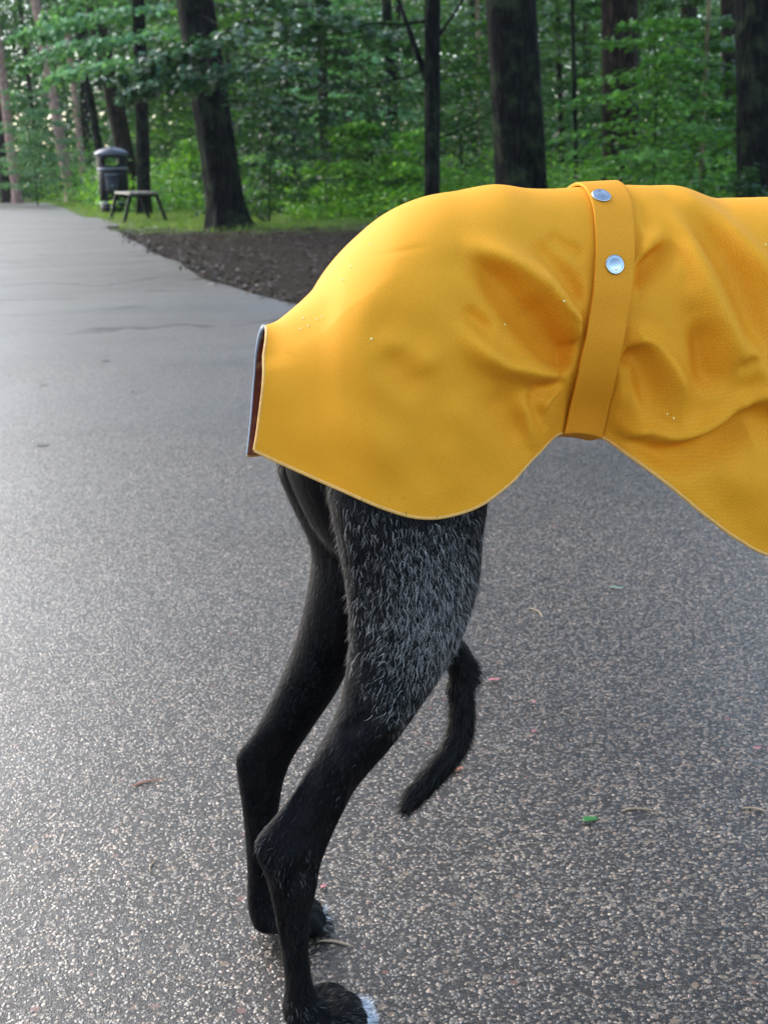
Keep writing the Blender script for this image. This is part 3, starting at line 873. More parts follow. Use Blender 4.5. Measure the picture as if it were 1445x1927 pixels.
near_leg = px_rings([
    (670, 700, 840, 690, -.030, .028), (640, 800, 880, 800, -.036, .032), (614, 905, 916, 915, -.041, .036), (630, 1010, 908, 1005, -.044, .036), (648, 1100, 901, 1085, -.046, .034),
    (655, 1190, 880, 1165, -.049, .031), (651, 1250, 840, 1250, -.051, .028), (640, 1318, 795, 1318, -.054, .024), (620, 1368, 752, 1382, -.057, .020), (600, 1404, 710, 1433, -.059, .0175),
    (577, 1446, 674, 1478, -.061, .0140), (545, 1499, 642, 1535, -.062, .0120), (505, 1548, 624, 1578, -.063, .0115), (480, 1577, 614, 1606, -.064, .0125), (477, 1606, 606, 1628, -.065, .0120),
    (496, 1650, 600, 1664, -.066, .0125), (512, 1710, 590, 1710, -.067, .0115), (521, 1763, 584, 1757, -.068, .011), (530, 1817, 586, 1812, -.068, .0115), (534, 1862, 596, 1862, -.068, .0135), (528, 1905, 625, 1898, -.068, .017), (540, 1935, 650, 1930, -.068, .018)])
far_leg = px_rings([
    (650, 700, 800, 690, .030, .026), (560, 800, 790, 800, .036, .030), (518, 868, 780, 880, .040, .033), (542, 945, 775, 950, .044, .034), (582, 1030, 760, 1030, .048, .033),
    (580, 1096, 745, 1095, .050, .031), (567, 1159, 710, 1165, .052, .028), (551, 1219, 668, 1235, .055, .024), (522, 1288, 632, 1303, .058, .020), (493, 1348, 590, 1366, .060, .0175),
    (466, 1391, 560, 1415, .062, .0125), (442, 1423, 545, 1445, .064, .0125), (445, 1466, 534, 1480, .065, .0135), (453, 1523, 526, 1530, .066, .0125), (459, 1580, 520, 1585, .067, .0118),
    (463, 1638, 517, 1640, .068, .011), (463, 1695, 520, 1690, .068, .0115), (466, 1722, 535, 1712, .068, .0135), (474, 1745, 560, 1735, .068, .016)])
torso = px_rings([
    (560, 640, 570, 780, 0, .020), (600, 590, 600, 820, 0, .032), (650, 505, 650, 860, 0, .046), (720, 425, 705, 870, 0, .054), (790, 392, 780, 850, 0, .055), (870, 378, 870, 790, 0, .046),
    (950, 378, 955, 760, 0, .032), (1050, 380, 1050, 760, 0, .028), (1120, 374, 1115, 770, 0, .034), (1220, 380, 1205, 800, 0, .034), (1330, 398, 1320, 870, 0, .044), (1470, 390, 1460, 990, 0, .074)])
for s_, zt, zb, rt in ((.45, .585, .300, .070), (.52, .580, .305, .062), (.58, .570, .335, .054)):
    torso.append((s_ + .01, zt, s_, zb, 0, rt))
neck = [(.54, .575, .60, .40, 0, .05), (.60, .64, .655, .49, 0, .042), (.66, .715, .715, .60, 0, .036), (.71, .775, .75, .675, 0, .036), (.76, .80, .775, .705, 0, .037), (.81, .785, .81, .695, 0, .033), (.86, .755, .86, .695, 0, .024), (.92, .735, .92, .69, 0, .018), (.955, .722, .955, .695, 0, .012)]
def tail_path():
    pts = [(.03, .0, .515), (.018, .0, .47), (.018, .0, .42), (.03, .0, .385)]
    for px, py in ((858, 1236), (866, 1285), (869, 1335), (864, 1385), (842, 1425), (812, 1462), (782, 1497), (768, 1520)):
        s_, z = dsz(px, py, .005); pts.append((s_, .005, z))
    return np.array(pts)
tp = catmull(tail_path(), 45)
tr = np.interp(np.linspace(0, 1, 45), [0, .3, .5, .65, .8, .92, 1], [.018, .0135, .0100, .0105, .0100, .0085, .0050])
def leg_front(t):
    sg = np.sign(t)
    return [(.47, .42, .57, .46, t * .62, .024), (.475, .36, .55, .38, t * .72, .022), (.485, .30, .535, .31, t, .019), (.50, .22, .533, .22, t, .013), (.508, .13, .534, .13, t, .012), (.505, .10, .53, .10, t, .011), (.507, .05, .531, .05, t, .011), (.505, .02, .545, .02, t, .015)]
groin = px_rings([(575, 800, 720, 800, 0, .040), (535, 868, 720, 868, .004, .042), (556, 940, 720, 930, .008, .040), (590, 1000, 700, 990, .012, .034), (628, 1042, 690, 1030, .014, .020)])
parts = [ring_tube(near_leg), ring_tube(far_leg), ring_tube(groin), ring_tube(torso, 28), ring_tube(neck), ring_tube(leg_front(-.062)), ring_tube(leg_front(.062)),
         tube([tuple(p) for p in tp], tr, 14)]
claws = []
def paw(s0, t0, sc_=1.0):
    for i, (dt, ln) in enumerate(((-.018, .0), (-.0065, .007), (.0065, .007), (.018, .0))):
        ln = ln * sc_; k = sc_
        P = [(s0 - .006, t0 + dt * .5, .024 * k), (s0 + .010 * k, t0 + dt * .85, .0265 * k), (s0 + .022 * k + ln, t0 + dt, .024 * k), (s0 + .030 * k + ln, t0 + dt * 1.02, .014 * k), (s0 + .033 * k + ln, t0 + dt * 1.02, .009 * k)]
        parts.append(tube([tuple(q) for q in catmull(P, 13)], np.interp(np.linspace(0, 1, 13), [0, .4, .75, 1], [.0105, .0086, .0086, .0055]), 12))
        c_ = tube([tuple(q) for q in catmull([(s0 + .032 * k + ln, t0 + dt, .013 * k), (s0 + .040 * k + ln, t0 + dt, .0115 * k), (s0 + .045 * k + ln, t0 + dt, .005)], 7)], np.linspace(.0032, .0006, 7), 8)
        claws.append(c_)
    parts.append(ring_tube([(s0 - .017, .014, s0 - .014, .030, t0, .009), (s0 - .008, .007, s0 - .006, .032, t0, .0145), (s0 + .004, .005, s0 + .006, .030, t0, .017), (s0 + .014, .006, s0 + .015, .020, t0, .015), (s0 + .022, .008, s0 + .023, .016, t0, .010)]))
paw(-.024, -.068, .95); paw(-.022, .068, .85); paw(.525, -.062); paw(.525, .062)
V_, F_ = merge(parts)
tmp = bpy.data.objects.new('body_tmp', mesh_vf('body_tmp', V_, F_))
COL.objects.link(tmp)
rm = tmp.modifiers.new('r', 'REMESH'); rm.mode = 'VOXEL'; rm.voxel_size = .0026
s2 = tmp.modifiers.new('s', 'SMOOTH'); s2.factor = .5; s2.iterations = 4
dg = bpy.context.evaluated_depsgraph_get()
bm_ = bpy.data.meshes.new_from_object(tmp.evaluated_get(dg))
bpy.data.objects.remove(tmp)
bm_.name = 'dog_body'; bm_.materials.clear()
nv = len(bm_.vertices)
BV = np.empty(nv * 3, np.float32); bm_.vertices.foreach_get('co', BV); BV = BV.reshape(-1, 3).astype(float)
BN = np.empty(nv * 3, np.float32); bm_.vertices.foreach_get('normal', BN); BN = BN.reshape(-1, 3).astype(float)

def poly_dist(S, Z, line):
    """distance to a polyline in s,z, signed side, and position along it 0..1"""
    best = np.full(S.shape, 1e9); along = np.zeros(S.shape)
    seg = np.linalg.norm(np.diff(line, axis=0), axis=1); tot = seg.sum(); acc = 0
    for i in range(len(line) - 1):
        a, b = line[i], line[i + 1]; d = b - a; L2 = d @ d
        u = np.clip(((S - a[0]) * d[0] + (Z - a[1]) * d[1]) / L2, 0, 1)
        dist = np.hypot(S - a[0] - u * d[0], Z - a[1] - u * d[1])
        m = dist < best
        best = np.where(m, dist, best); along = np.where(m, (acc + u * seg[i]) / tot, along)
        acc += seg[i]
    return best, along
def relief(S, Z, folds, tpl):
    h = np.zeros(S.shape)
    for pts, amp, wd, e0, e1 in folds:
        line = np.array([dsz(x, y, tpl) for x, y in pts])
        line = catmull(line, 4 * (len(line) - 1) + 1) if len(line) > 2 else line
        d, al = poly_dist(S, Z, line)
        tap = (sm(al, 0, .35) * (1 - e0) + e0) * (sm(1 - al, 0, .35) * (1 - e1) + e1)
        h += amp * np.exp(-(d / wd) ** 2) * tap
    return h
# muscle and tendon relief on the near leg's outer face
leg_rel = [
    ([(700, 1345), (665, 1372), (640, 1395)], -.0020, .004, .2, .2), ([(635, 1370), (650, 1450), (640, 1560), (600, 1610)], .0022, .004, .2, .3),
    ([(598, 1430), (575, 1500), (545, 1560)], -.0030, .0065, .2, .3), ([(575, 1400), (535, 1480), (495, 1560)], .0015, .003, .3, .5),
    ([(700, 1290), (740, 1330), (700, 1400)], .0035, .010, .2, .2), ([(690, 1010), (700, 1150), (690, 1270)], -.003, .008, .2, .2),
    ([(600, 1590), (560, 1600), (530, 1640), (540, 1700)], .0022, .006, .3, .3), ([(525, 1640), (530, 1720), (545, 1800)], -.0014, .003, .2, .2),
    ([(560, 1640), (575, 1720), (560, 1800)], .0012, .003, .2, .2), ([(575, 1600), (600, 1640)], .0018, .004, 0, 0)]
near = (BN[:, 1] < -.15) & (BV[:, 1] < -.02) & (BV[:, 0] < .2)
hh = 1.8 * relief(BV[near, 0], BV[near, 2], leg_rel, -.075)
BV[near, 1] -= hh * np.clip(-BN[near, 1], 0, 1)
bm_.vertices.foreach_set('co', BV.astype(np.float32).ravel())
bm_.update()
body = link('body', bm_, mat_fur_skin(), dog)

# ---- fur
nf = len(bm_.polygons)
areas = np.empty(nf, np.float32); bm_.polygons.foreach_get('area', areas)
cen = np.empty(nf * 3, np.float32); bm_.polygons.foreach_get('center', cen); cen = cen.reshape(-1, 3).astype(float)
fnm = np.empty(nf * 3, np.float32); bm_.polygons.foreach_get('normal', fnm); fnm = fnm.reshape(-1, 3).astype(float)
def chain(rings):
    return np.array([((a[0] + a[2]) / 2, a[4], (a[1] + a[3]) / 2) for a in rings])
chains = [chain(near_leg), chain(far_leg), tp[::3], np.array([(-.01, -.068, .02), (.05, -.068, .012)]), np.array([(-.02, .068, .02), (.045, .068, .012)])]
def flow(P):
    best = np.full(len(P), 1e9); D = np.zeros((len(P), 3))
    for c_ in chains:
        for a, b in zip(c_[:-1], c_[1:]):
            d = b - a; u = np.clip(((P - a) @ d) / (d @ d), 0, 1)
            q_ = a + u[:, None] * d; dd = np.linalg.norm((P - q_) * (1, .8, 1), axis=1)
            m = dd < best; best = np.where(m, dd, best); D[m] = d / np.linalg.norm(d)
    return D
def in_poly(S, Z, poly):
    c_ = np.zeros(S.shape, bool); j = len(poly) - 1
    for i in range(len(poly)):
        xi, zi = poly[i]; xj, zj = poly[j]
        m = ((zi > Z) != (zj > Z)) & (S < (xj - xi) * (Z - zi) / (zj - zi + 1e-12) + xi)
        c_ ^= m; j = i
    return c_
def hair_mesh(name, r, wts, n, length, width, mat, lift=.25, jit=.2, bend=.5, wvar=.4, parent=None, wave=0.0):
    p = wts * areas; p = p / p.sum()
    k_ = r.choice(nf, n, p=p)
    P = cen[k_] + r.uniform(-.0013, .0013, (n, 3)); Nn = fnm[k_]
    P -= Nn * ((P - cen[k_]) * Nn).sum(1, keepdims=True)
    Fl = flow(P)
    T = Fl - Nn * (Fl * Nn).sum(1, keepdims=True); T /= np.linalg.norm(T, axis=1, keepdims=True) + 1e-9
    D = T + Nn * lift * r.uniform(.4, 1.4, (n, 1)) + r.normal(0, jit, (n, 3)); D /= np.linalg.norm(D, axis=1, keepdims=True)
    L = (length(P) if callable(length) else length) * r.uniform(.55, 1.25, n)
    W = width * r.uniform(1 - wvar, 1 + wvar, n)
    B = np.cross(D, Nn); B /= np.linalg.norm(B, axis=1, keepdims=True) + 1e-9
    V_ = []
    sgn = r.choice([-1, 1], n)[:, None]
    for q_, wq in ((0, 1), (.35, 1), (.7, .75), (1, .12)):
        C_ = P - Nn * .0006 + D * (L * q_)[:, None] - Nn * (L * bend * lift * q_ * q_)[:, None] + B * sgn * (L * wave * math.sin(q_ * 3))[:, None]
        V_ += [C_ - B * (W * wq / 2)[:, None], C_ + B * (W * wq / 2)[:, None]]
    V_ = np.stack(V_, 1).reshape(-1, 3)
    base = np.arange(n)[:, None] * 8
    Q_ = np.concatenate([base + np.array([0, 1, 3, 2]), base + np.array([2, 3, 5, 4]), base + np.array([4, 5, 7, 6])], 0)
    rr = r.random(n)
    o = link(name, mesh_np(name, V_, Q_, np.tile(rr, 3)), mat, parent)
    return o
r = np.random.default_rng(33)
S_, T_, Z_ = cen[:, 0], cen[:, 1], cen[:, 2]
vis = (Z_ < .47) & (S_ < .22) & ~((np.abs(T_) < .03) & (Z_ > .38))
tailmask = np.min(np.linalg.norm(cen[:, None, :] - tp[None, 14::3, :], axis=2), axis=1) < .016 if nf < 400000 else np.zeros(nf, bool)
tailmask &= np.abs(T_) < .022
M_BLK = mat_hair('black_hair', (.001, .001, .0012), (.015, .0115, .0105), .5)
M_GREY = mat_hair('silver_guard_hair', (.02, .018, .017), (.62, .55, .49), .45)
M_DIM = mat_hair('dim_grey_hair', (.010, .009, .008), (.15, .13, .115), .5)
M_WHITE = mat_hair('white_toe_hair', (.5, .52, .54), (.85, .87, .88), .45)
hair_mesh('short_fur', r, (vis & ~tailmask).astype(float), 75000, lambda P: np.where(P[:, 2] > .33, .009, np.where(P[:, 2] > .22, .0062, .0048)), .0004, M_BLK, .28, .16, parent=body)
hair_mesh('tail_fur', r, (tailmask).astype(float), 7000, lambda P: np.where(P[:, 0] < .08, .015, .012), .00045, M_BLK, .38, .2, parent=body)
# silver guard hairs on the near thigh
tpoly = np.array([dsz(x, y, -.078) for x, y in ((630, 930), (930, 930), (925, 1080), (905, 1190), (860, 1280), (780, 1380), (720, 1380), (680, 1290), (660, 1150), (650, 1040))])
hemz = dsz(800, 985, -.075)[1]
inn = in_poly(S_, Z_, tpoly) & (Z_ < hemz + .45 * np.abs(S_ - dsz(800, 985, -.075)[0]) ) & (T_ < -.03) & (fnm[:, 1] < .35)
cz_ = dsz(830, 1150, -.078)
wt = inn * (.12 + 1.3 * np.exp(-(((S_ - cz_[0]) / .036) ** 2 + ((Z_ - cz_[1]) / .055) ** 2)))
wt = wt * (.65 + .35 * (np.sin(S_ * 260 + 2 * np.sin(Z_ * 90)) * np.sin(Z_ * 210 + S_ * 80) > -.2))
hair_mesh('guard_hair', r, wt, 8000, .0085, .00019, M_GREY, .2, .3, parent=body, wave=.12)
hair_mesh('roan_hair', r, wt, 9000, .0055, .00022, M_DIM, .18, .3, parent=body)
# sparse grey hairs on shin, hock and paws
lowm = vis & (T_ < -.02) & (Z_ < .33) & (fnm[:, 1] < .5)
front = np.zeros(nf)
shin = np.array([dsz(x, y, -.06) for x, y in ((800, 1300), (735, 1405), (680, 1475), (640, 1550))])
dsh, _ = poly_dist(S_, Z_, shin)
hock = np.array([dsz(x, y, -.065) for x, y in ((490, 1575), (505, 1620), (560, 1630), (600, 1610))])
dhk, _ = poly_dist(S_, Z_, hock)
wt = lowm * (.05 + 1.2 * np.exp(-(dsh / .010) ** 2) + .9 * np.exp(-(dhk / .010) ** 2) + 1.2 * (Z_ < .045))
hair_mesh('sparse_grey_hair', r, wt, 1500, .0070, .00028, M_DIM, .3, .25, parent=body)
toe = ((Z_ < .040) & (S_ < .1) & (S_ > .014)).astype(float) * ((T_ < 0) * 1.0 + (T_ > 0) * .08)
hair_mesh('toe_hair', r, toe * sm(S_, .004, .034), 1500, .011, .00035, M_WHITE, .4, .25, parent=body)
M_CLAW = simple('dark_claw', (.03, .025, .022), .3)
for c_ in claws:
    link('claw', mesh_vf('claw', *c_), M_CLAW, body)
# head details (outside the picture)
def ball(c, rx, ry, rz):
    V_, Fq = lathe([(max(.02, math.sin(PI * i / 8)), -math.cos(PI * i / 8)) for i in range(9)], 16)
    return [(c[0] + x * rx, c[1] + y * ry, c[2] + z * rz) for x, y, z in V_], Fq
for s_ in (-1, 1):
    link('ear', mesh_vf('ear', *tube([(.755, s_ * .028, .785), (.74, s_ * .045, .80), (.72, s_ * .052, .775), (.715, s_ * .05, .745)], [.014, .014, .010, .003], 10)), M_BLK, body)
    link('eye', mesh_vf('eye', *ball((.825, s_ * .027, .757), .008, .006, .007)), simple('dark_eye', (.02, .012, .008), .1), body)
link('nose', mesh_vf('nose', *ball((.962, 0, .712), .010, .012, .010)), simple('black_nose', (.01, .01, .01), .3), body)

# ---- the coat
colT = np.array([(500, 612), (532, 598), (600, 540), (645, 480), (690, 435), (740, 396), (800, 370), (860, 359), (930, 347), (990, 354), (1040, 355), (1085, 352), (1160, 348), (1220, 349), (1275, 350), (1335, 371), (1380, 372), (1470, 370), (1700, 365), (1950, 345)], float)
colH = np.array([(480, 848), (522, 868), (600, 903), (650, 925), (690, 943), (730, 959), (780, 973), (835, 973), (900, 953), (958, 911), (1010, 856), (1058, 815), (1130, 822), (1195, 864), (1262, 915), (1330, 971), (1395, 1018), (1470, 1052), (1700, 1110), (1950, 1060)], float)
colW = np.array([.030, .038, .056, .070, .080, .086, .0895, .0895, .086, .079, .070, .0635, .0635, .070, .078, .085, .089, .093, .088, .066])
NC = len(colT)
U_S0, U_S1 = 11.0, 12.0
uu = np.unique(np.round(np.concatenate([np.linspace(0, 17, 330), np.linspace(17, NC - 1, 24), [U_S0, U_S1]]), 6))
NV = 150
vv = np.linspace(0, 1, NV)
def coat_cols(u):
    return catmull(colT, u), catmull(colH, u), catmull(colW[:, None], u)[:, 0]
V0 = .34
def coat_surface(u, v, side=-1, extra=0.0):
    """u (n,), v (m,) -> s,t,z arrays (n,m); pixels on the near side fix s and z, the far side mirrors them"""
    T, Hh, W = coat_cols(u)
    vq = v[None, :]
    A1 = math.radians(50)
    a = np.clip(vq / V0, 0, 1) * A1
    qr = np.interp(u, [0, 2, 5, 20], [.25, .25, .23, .22])[:, None]
    q_ = np.where(vq < V0, qr * (1 - np.cos(a)) / (1 - math.cos(A1)), qr + (1 - qr) * ((vq - V0) / (1 - V0)))
    r1 = math.sin(A1); sl_ = math.cos(A1) * A1 / V0
    f_ = np.where(vq < V0, np.sin(a), r1 + (1 - r1) * (1 - np.exp(-np.maximum(vq - V0, 0) * sl_ / (1 - r1))))
    # ease the slope change
    t = W[:, None] * f_
    low = sm(q_, .35, 1)
    cin = np.exp(-((u[:, None] - 11.5) / 1.1) ** 2)
    t = t * (1 - low * (.10 + .50 * cin * sm(q_, .6, 1)))
    t = t + extra
    bul = 42 * np.exp(-((u[:, None] - 11.5) / 2.2) ** 2) * np.sin(PI * np.clip(q_, 0, 1) ** .6)
    px = T[:, None, 0] * (1 - q_) + Hh[:, None, 0] * q_ + bul
    py = T[:, None, 1] * (1 - q_) + Hh[:, None, 1] * q_
    # rear edge bows a little
    px = px + np.exp(-(u[:, None] / 1.2) ** 2) * 6 * np.sin(PI * q_)
    d = Fv[None, None] + ((px - 722.5) / FPX)[..., None] * Rv - ((py - 963.5) / FPX)[..., None] * Uv
    kk = (-t - (CP - P0) @ DL) / (d @ DL)
    P = CP + d * kk[..., None]
    S_o, Z_o = (P - P0) @ DH, P[..., 2]
    # over the back the cloth is one smooth arch from ridge to shoulder
    def pt_at(x, y, tt):
        dd = Fv[None] + ((x - 722.5) / FPX)[:, None] * Rv - ((y - 963.5) / FPX)[:, None] * Uv
        k_ = (-tt - (CP - P0) @ DL) / (dd @ DL)
        q3 = CP + dd * k_[:, None]
        return (q3 - P0) @ DH, q3[:, 2]
    sr, zr = pt_at(T[:, 0], T[:, 1], 0 * W)
    qs = qr[:, 0]
    b0 = 42 * np.exp(-((u - 11.5) / 2.2) ** 2) * np.sin(PI * qs ** .6) + np.exp(-(u / 1.2) ** 2) * 6 * np.sin(PI * qs)
    lowq = sm(qs, .35, 1)
    ssh, zsh = pt_at(T[:, 0] * (1 - qs) + Hh[:, 0] * qs + b0, T[:, 1] * (1 - qs) + Hh[:, 1] * qs, W * r1)
    ca = (np.cos(a) - math.cos(A1)) / (1 - math.cos(A1))
    S_a = ssh[:, None] + (sr - ssh)[:, None] * ca
    Z_a = zsh[:, None] + (zr - zsh)[:, None] * ca
    m = vq < V0
    return np.where(m, S_a, S_o), t, np.where(m, Z_a, Z_o), f_ + 0 * t, px, py
MM = .001
folds = [
    ([(872, 472), (932, 476), (999, 508), (1048, 555), (1098, 635)], 10 * MM, .0085, .25, 1),
    ([(880, 487), (925, 512), (960, 560), (1000, 612), (1050, 660), (1090, 690)], -13 * MM, .0105, .25, 1),
    ([(990, 562), (1040, 610), (1092, 672)], -5 * MM, .009, 0, 1),
    ([(858, 590), (885, 640), (935, 680), (1000, 697), (1090, 716)], 9 * MM, .0085, 0, 1),
    ([(866, 576), (890, 600), (930, 635)], -3.5 * MM, .006, .2, 0),
    ([(1000, 735), (1040, 735), (1082, 728)], -6 * MM, .007, 0, 1),
    ([(1003, 735), (1020, 770), (1045, 810)], -3 * MM, .006, .3, .5),
    ([(985, 740), (1000, 790), (1020, 840)], 3 * MM, .006, 0, .6),
    ([(905, 765), (950, 760), (975, 800), (1000, 850)], -4.0 * MM, .010, .1, .3),
    ([(1022, 452), (1060, 500), (1108, 560)], -5.5 * MM, .0085, .1, 1),
    ([(1060, 440), (1090, 465), (1118, 480)], -3 * MM, .005, 0, 1),
    ([(1010, 485), (1050, 530), (1100, 590)], 3 * MM, .006, 0, 1),
    ([(1180, 590), (1215, 560), (1250, 535)], 1.6 * MM, .0026, 1, 0), ([(1092, 600), (1060, 575), (1035, 540)], 1.5 * MM, .0026, 1, 0), ([(1086, 700), (1050, 690), (1010, 660)], -1.6 * MM, .0028, 1, 0), ([(1080, 745), (1050, 765), (1035, 800)], 1.4 * MM, .0028, 1, 0),
    ([(1175, 690), (1195, 740), (1200, 790)], 2.0 * MM, .003, .6, 0), ([(1355, 522), (1385, 518), (1410, 524)], -.8 * MM, .0016, 0, 0), ([(1360, 540), (1390, 535)], -.6 * MM, .0014, 0, 0), ([(1395, 385), (1410, 410), (1425, 450)], 1.6 * MM, .002, .3, .2), ([(1290, 450), (1305, 500), (1300, 560)], -1.6 * MM, .004, 0, 0),
    ([(690, 580), (750, 625), (800, 690)], -2.8 * MM, .015, 0, 0), ([(700, 640), (770, 655), (830, 700)], 2.2 * MM, .009, 0, 0),
    ([(700, 660), (750, 700), (790, 750)], -2.2 * MM, .010, 0, 0), ([(560, 640), (530, 670), (540, 720)], -1.8 * MM, .012, 0, 0),
    ([(720, 492), (780, 475), (832, 466)], -.7 * MM, .0016, 0, 0), ([(560, 800), (700, 840), (800, 860)], 2.2 * MM, .018, 0, 0),
    ([(850, 720), (860, 800), (850, 900)], 2.0 * MM, .015, 0, .4),
    ([(1196, 425), (1213, 420), (1225, 450), (1232, 475)], -3.5 * MM, .0055, .4, 0),
    ([(1225, 385), (1240, 430), (1250, 462)], 3 * MM, .006, .2, 0), ([(1270, 372), (1262, 410), (1258, 450)], -2 * MM, .005, 0, 0),
    ([(1190, 512), (1250, 470), (1300, 430)], 5 * MM, .007, 1, 0),
    ([(1192, 560), (1240, 515), (1275, 480), (1302, 452)], -9 * MM, .0078, 1, .25),
    ([(1312, 380), (1325, 470), (1340, 560), (1375, 680), (1400, 745)], 8 * MM, .011, .2, 0),
    ([(1328, 378), (1358, 430), (1392, 505), (1418, 590), (1435, 680)], -10 * MM, .0095, .3, .2),
    ([(1375, 375), (1412, 420), (1450, 500), (1500, 580)], 8 * MM, .0085, .4, 1),
    ([(1308, 597), (1326, 640), (1332, 700), (1350, 750)], -8 * MM, .0085, .2, 0),
    ([(1165, 650), (1215, 645), (1243, 665), (1275, 720), (1285, 790)], 7 * MM, .008, 1, .3),
    ([(1165, 685), (1200, 678), (1228, 680), (1243, 730), (1250, 795)], -9 * MM, .0085, 1, .2),
    ([(1160, 700), (1172, 760), (1190, 810), (1215, 826)], 6 * MM, .006, .3, .5),
    ([(1215, 828), (1240, 820), (1276, 828), (1325, 806), (1388, 757)], 6.5 * MM, .0065, .5, .5),
    ([(1388, 757), (1420, 742), (1470, 760)], 5 * MM, .007, .5, .5),
    ([(1158, 790), (1190, 850), (1240, 868), (1300, 858), (1360, 825), (1400, 785), (1440, 800)], -9 * MM, .012, .6, .6),
    ([(1400, 620), (1410, 680), (1445, 720)], 4 * MM, .009, 0, 1), ([(1330, 900), (1400, 900), (1460, 960)], 3 * MM, .016, 0, 1),
    ([(1365, 690), (1390, 680), (1400, 660)], -2.5 * MM, .005, 0, 0),
]
def fold_height(S, Z, px, u):
    h = relief(S, Z, folds, -.078) * (1.95 + .2 * sm(u, 12, 12.6)[:, None])
    h = np.where(h < 0, -.021 * np.tanh(-h / .021), h)
    dist = np.maximum(U_S0 - u, u - U_S1)[:, None]          # distance from the strap in columns
    mask = sm(dist, .05, .45)
    h = h * mask - .0018 * np.exp(-(dist / .5) ** 2)
    # soft wrinkles everywhere
    h += .0006 * np.sin(S * 95 + 3 * np.sin(Z * 40)) * np.sin(Z * 70 + 1) + .0005 * np.sin(S * 170 + Z * 130)
    # coat bellies out a bit between strap and hem on the chest side
    return h
def build_sheet(off, name, mat, parent, thick=None):
    S, T, Z, sa, px, py = coat_surface(uu, vv)
    h = fold_height(S, Z, px, uu) * sa
    hem = sm(vv, .93, 1)[None, :]
    T1 = T + h * (1 - .75 * hem) + off * sa
    Z1 = Z + off * (1 - sa) - (0 if off >= 0 else 0)
    Sf, Zf = S.copy(), Z1.copy()
    # far half: its rear corner hangs a little lower and farther back
    k0 = np.exp(-(uu[:, None] / 1.6) ** 2)
    farT = T * (1 + .25 * k0) + off * sa + .3 * h
    farS = S + .0035 * k0 * sm(vv, .1, .5)[None, :]
    farZ = Z1 - .016 * k0 * (vv[None, :] ** 1.2)
    farZ = farZ + .045 * sm(uu, 12, 13.5)[:, None] * sm(vv, .5, 1)[None, :]
    near = np.stack([S, -T1, Z1], -1)
    far = np.stack([farS, farT, farZ], -1)[:, 1:][:, ::-1]
    A = np.concatenate([far, near], 1)                        # (n, 2m-1, 3)
    nu, nvv = A.shape[:2]
    me_ = mesh_np(name, A.reshape(-1, 3), np.array(grid_faces(nu, nvv)))
    uvl = me_.uv_layers.new(name='UVMap')
    # metric uv: along = s, across = arc length
    dl = np.linalg.norm(np.diff(A[120], axis=0), axis=1); arc = np.concatenate([[0], np.cumsum(dl)])
    UV = np.stack([A[:, nvv // 2, 0][:, None] + 0 * arc[None], np.tile(arc, (nu, 1))], -1).reshape(-1, 2)
    li = np.empty(len(me_.loops), np.int32); me_.loops.foreach_get('vertex_index', li)
    uvl.data.foreach_set('uv', UV[li].astype(np.float32).ravel())
    o = link(name, me_, mat, parent)
    return o, A
COATCOL = (.98, .385, .016)
M_COAT = mat_coat('yellow_twill', COATCOL)
coat, A = build_sheet(0.0, 'raincoat', M_COAT, dog)
lin, A2 = build_sheet(-.0022, 'lining', mat_lining(), coat)
# piping along the whole border
M_PIPE = simple('orange_yellow_stitching', (.80, .40, .09), .6, var=.3, scale=300)
M_GREYB = simple('pale_grey_binding', (.34, .37, .42), .6)
def border(name, path, rad, mat):
    P = [tuple(p) for p in path]
    rr_ = list(np.broadcast_to(rad, len(P)))
    link(name, mesh_vf(name, *tube(P, rr_, 8)), mat, coat)
mid = (A + A2) / 2
border('hem_piping', mid[:, -1], .0015, M_PIPE)
border('hem_piping', mid[:, 0], .0011, M_PIPE)
c0 = mid.shape[1] // 2
border('rear_piping', mid[0, c0:], .0013, M_PIPE)
fr = mid[0, :c0 + 1].copy()
border('rear_binding', fr, np.interp(np.linspace(0, 1, len(fr)), [0, .62, .8, 1], [.0009, .0009, .0018, .0020]), M_GREYB)
tb = mid[0, c0 - 40:c0 + 42] + np.array([-.0012, 0, .0004])
# strap with snaps
us = np.linspace(U_S0 + .02, U_S1 - .02, 22)
def strap_strip(off, grow=0):
    S, T, Z, sa, px, py = coat_surface(us, vv)
    ed = (us - us[0]) / (us[-1] - us[0])
    wob = .0004 * np.sin(vv * 40)[None, :]
    T1 = T + off * sa + wob * sa; Z1 = Z + off * (1 - sa)
    near = np.stack([S, -T1, Z1], -1); far = np.stack([S, T1, Z1], -1)[:, 1:][:, ::-1]
    return np.concatenate([far, near], 1)
B1, B0_ = strap_strip(.0034), strap_strip(.0010)
# under the belly
def under(B):
    a, b = B[:, -1], B[:, 0]
    k_ = np.linspace(0, 1, 12)[1:-1]
    U = np.stack([a * (1 - q_) + b * q_ - np.array([0, 0, .008 * math.sin(PI * q_)]) for q_ in k_], 1)
    return np.concatenate([B, U], 1)
B1, B0_ = under(B1), under(B0_)
nu, nm_ = B1.shape[:2]
VB = np.concatenate([B1.reshape(-1, 3), B0_.reshape(-1, 3)])
FQ = list(grid_faces(nu, nm_, True))
o2 = nu * nm_
FQ += [tuple(i + o2 for i in f[::-1]) for f in grid_faces(nu, nm_, True)]
for j in range(nm_):
    j2 = (j + 1) % nm_
    FQ.append((j, j + o2, j2 + o2, j2)); k_ = (nu - 1) * nm_
    FQ.append((k_ + j, k_ + j2, k_ + j2 + o2, k_ + j + o2))
me_ = mesh_vf('strap', VB, FQ)
uvl = me_.uv_layers.new(name='UVMap')
arc = np.concatenate([[0], np.cumsum(np.linalg.norm(np.diff(B1[5], axis=0), axis=1))])
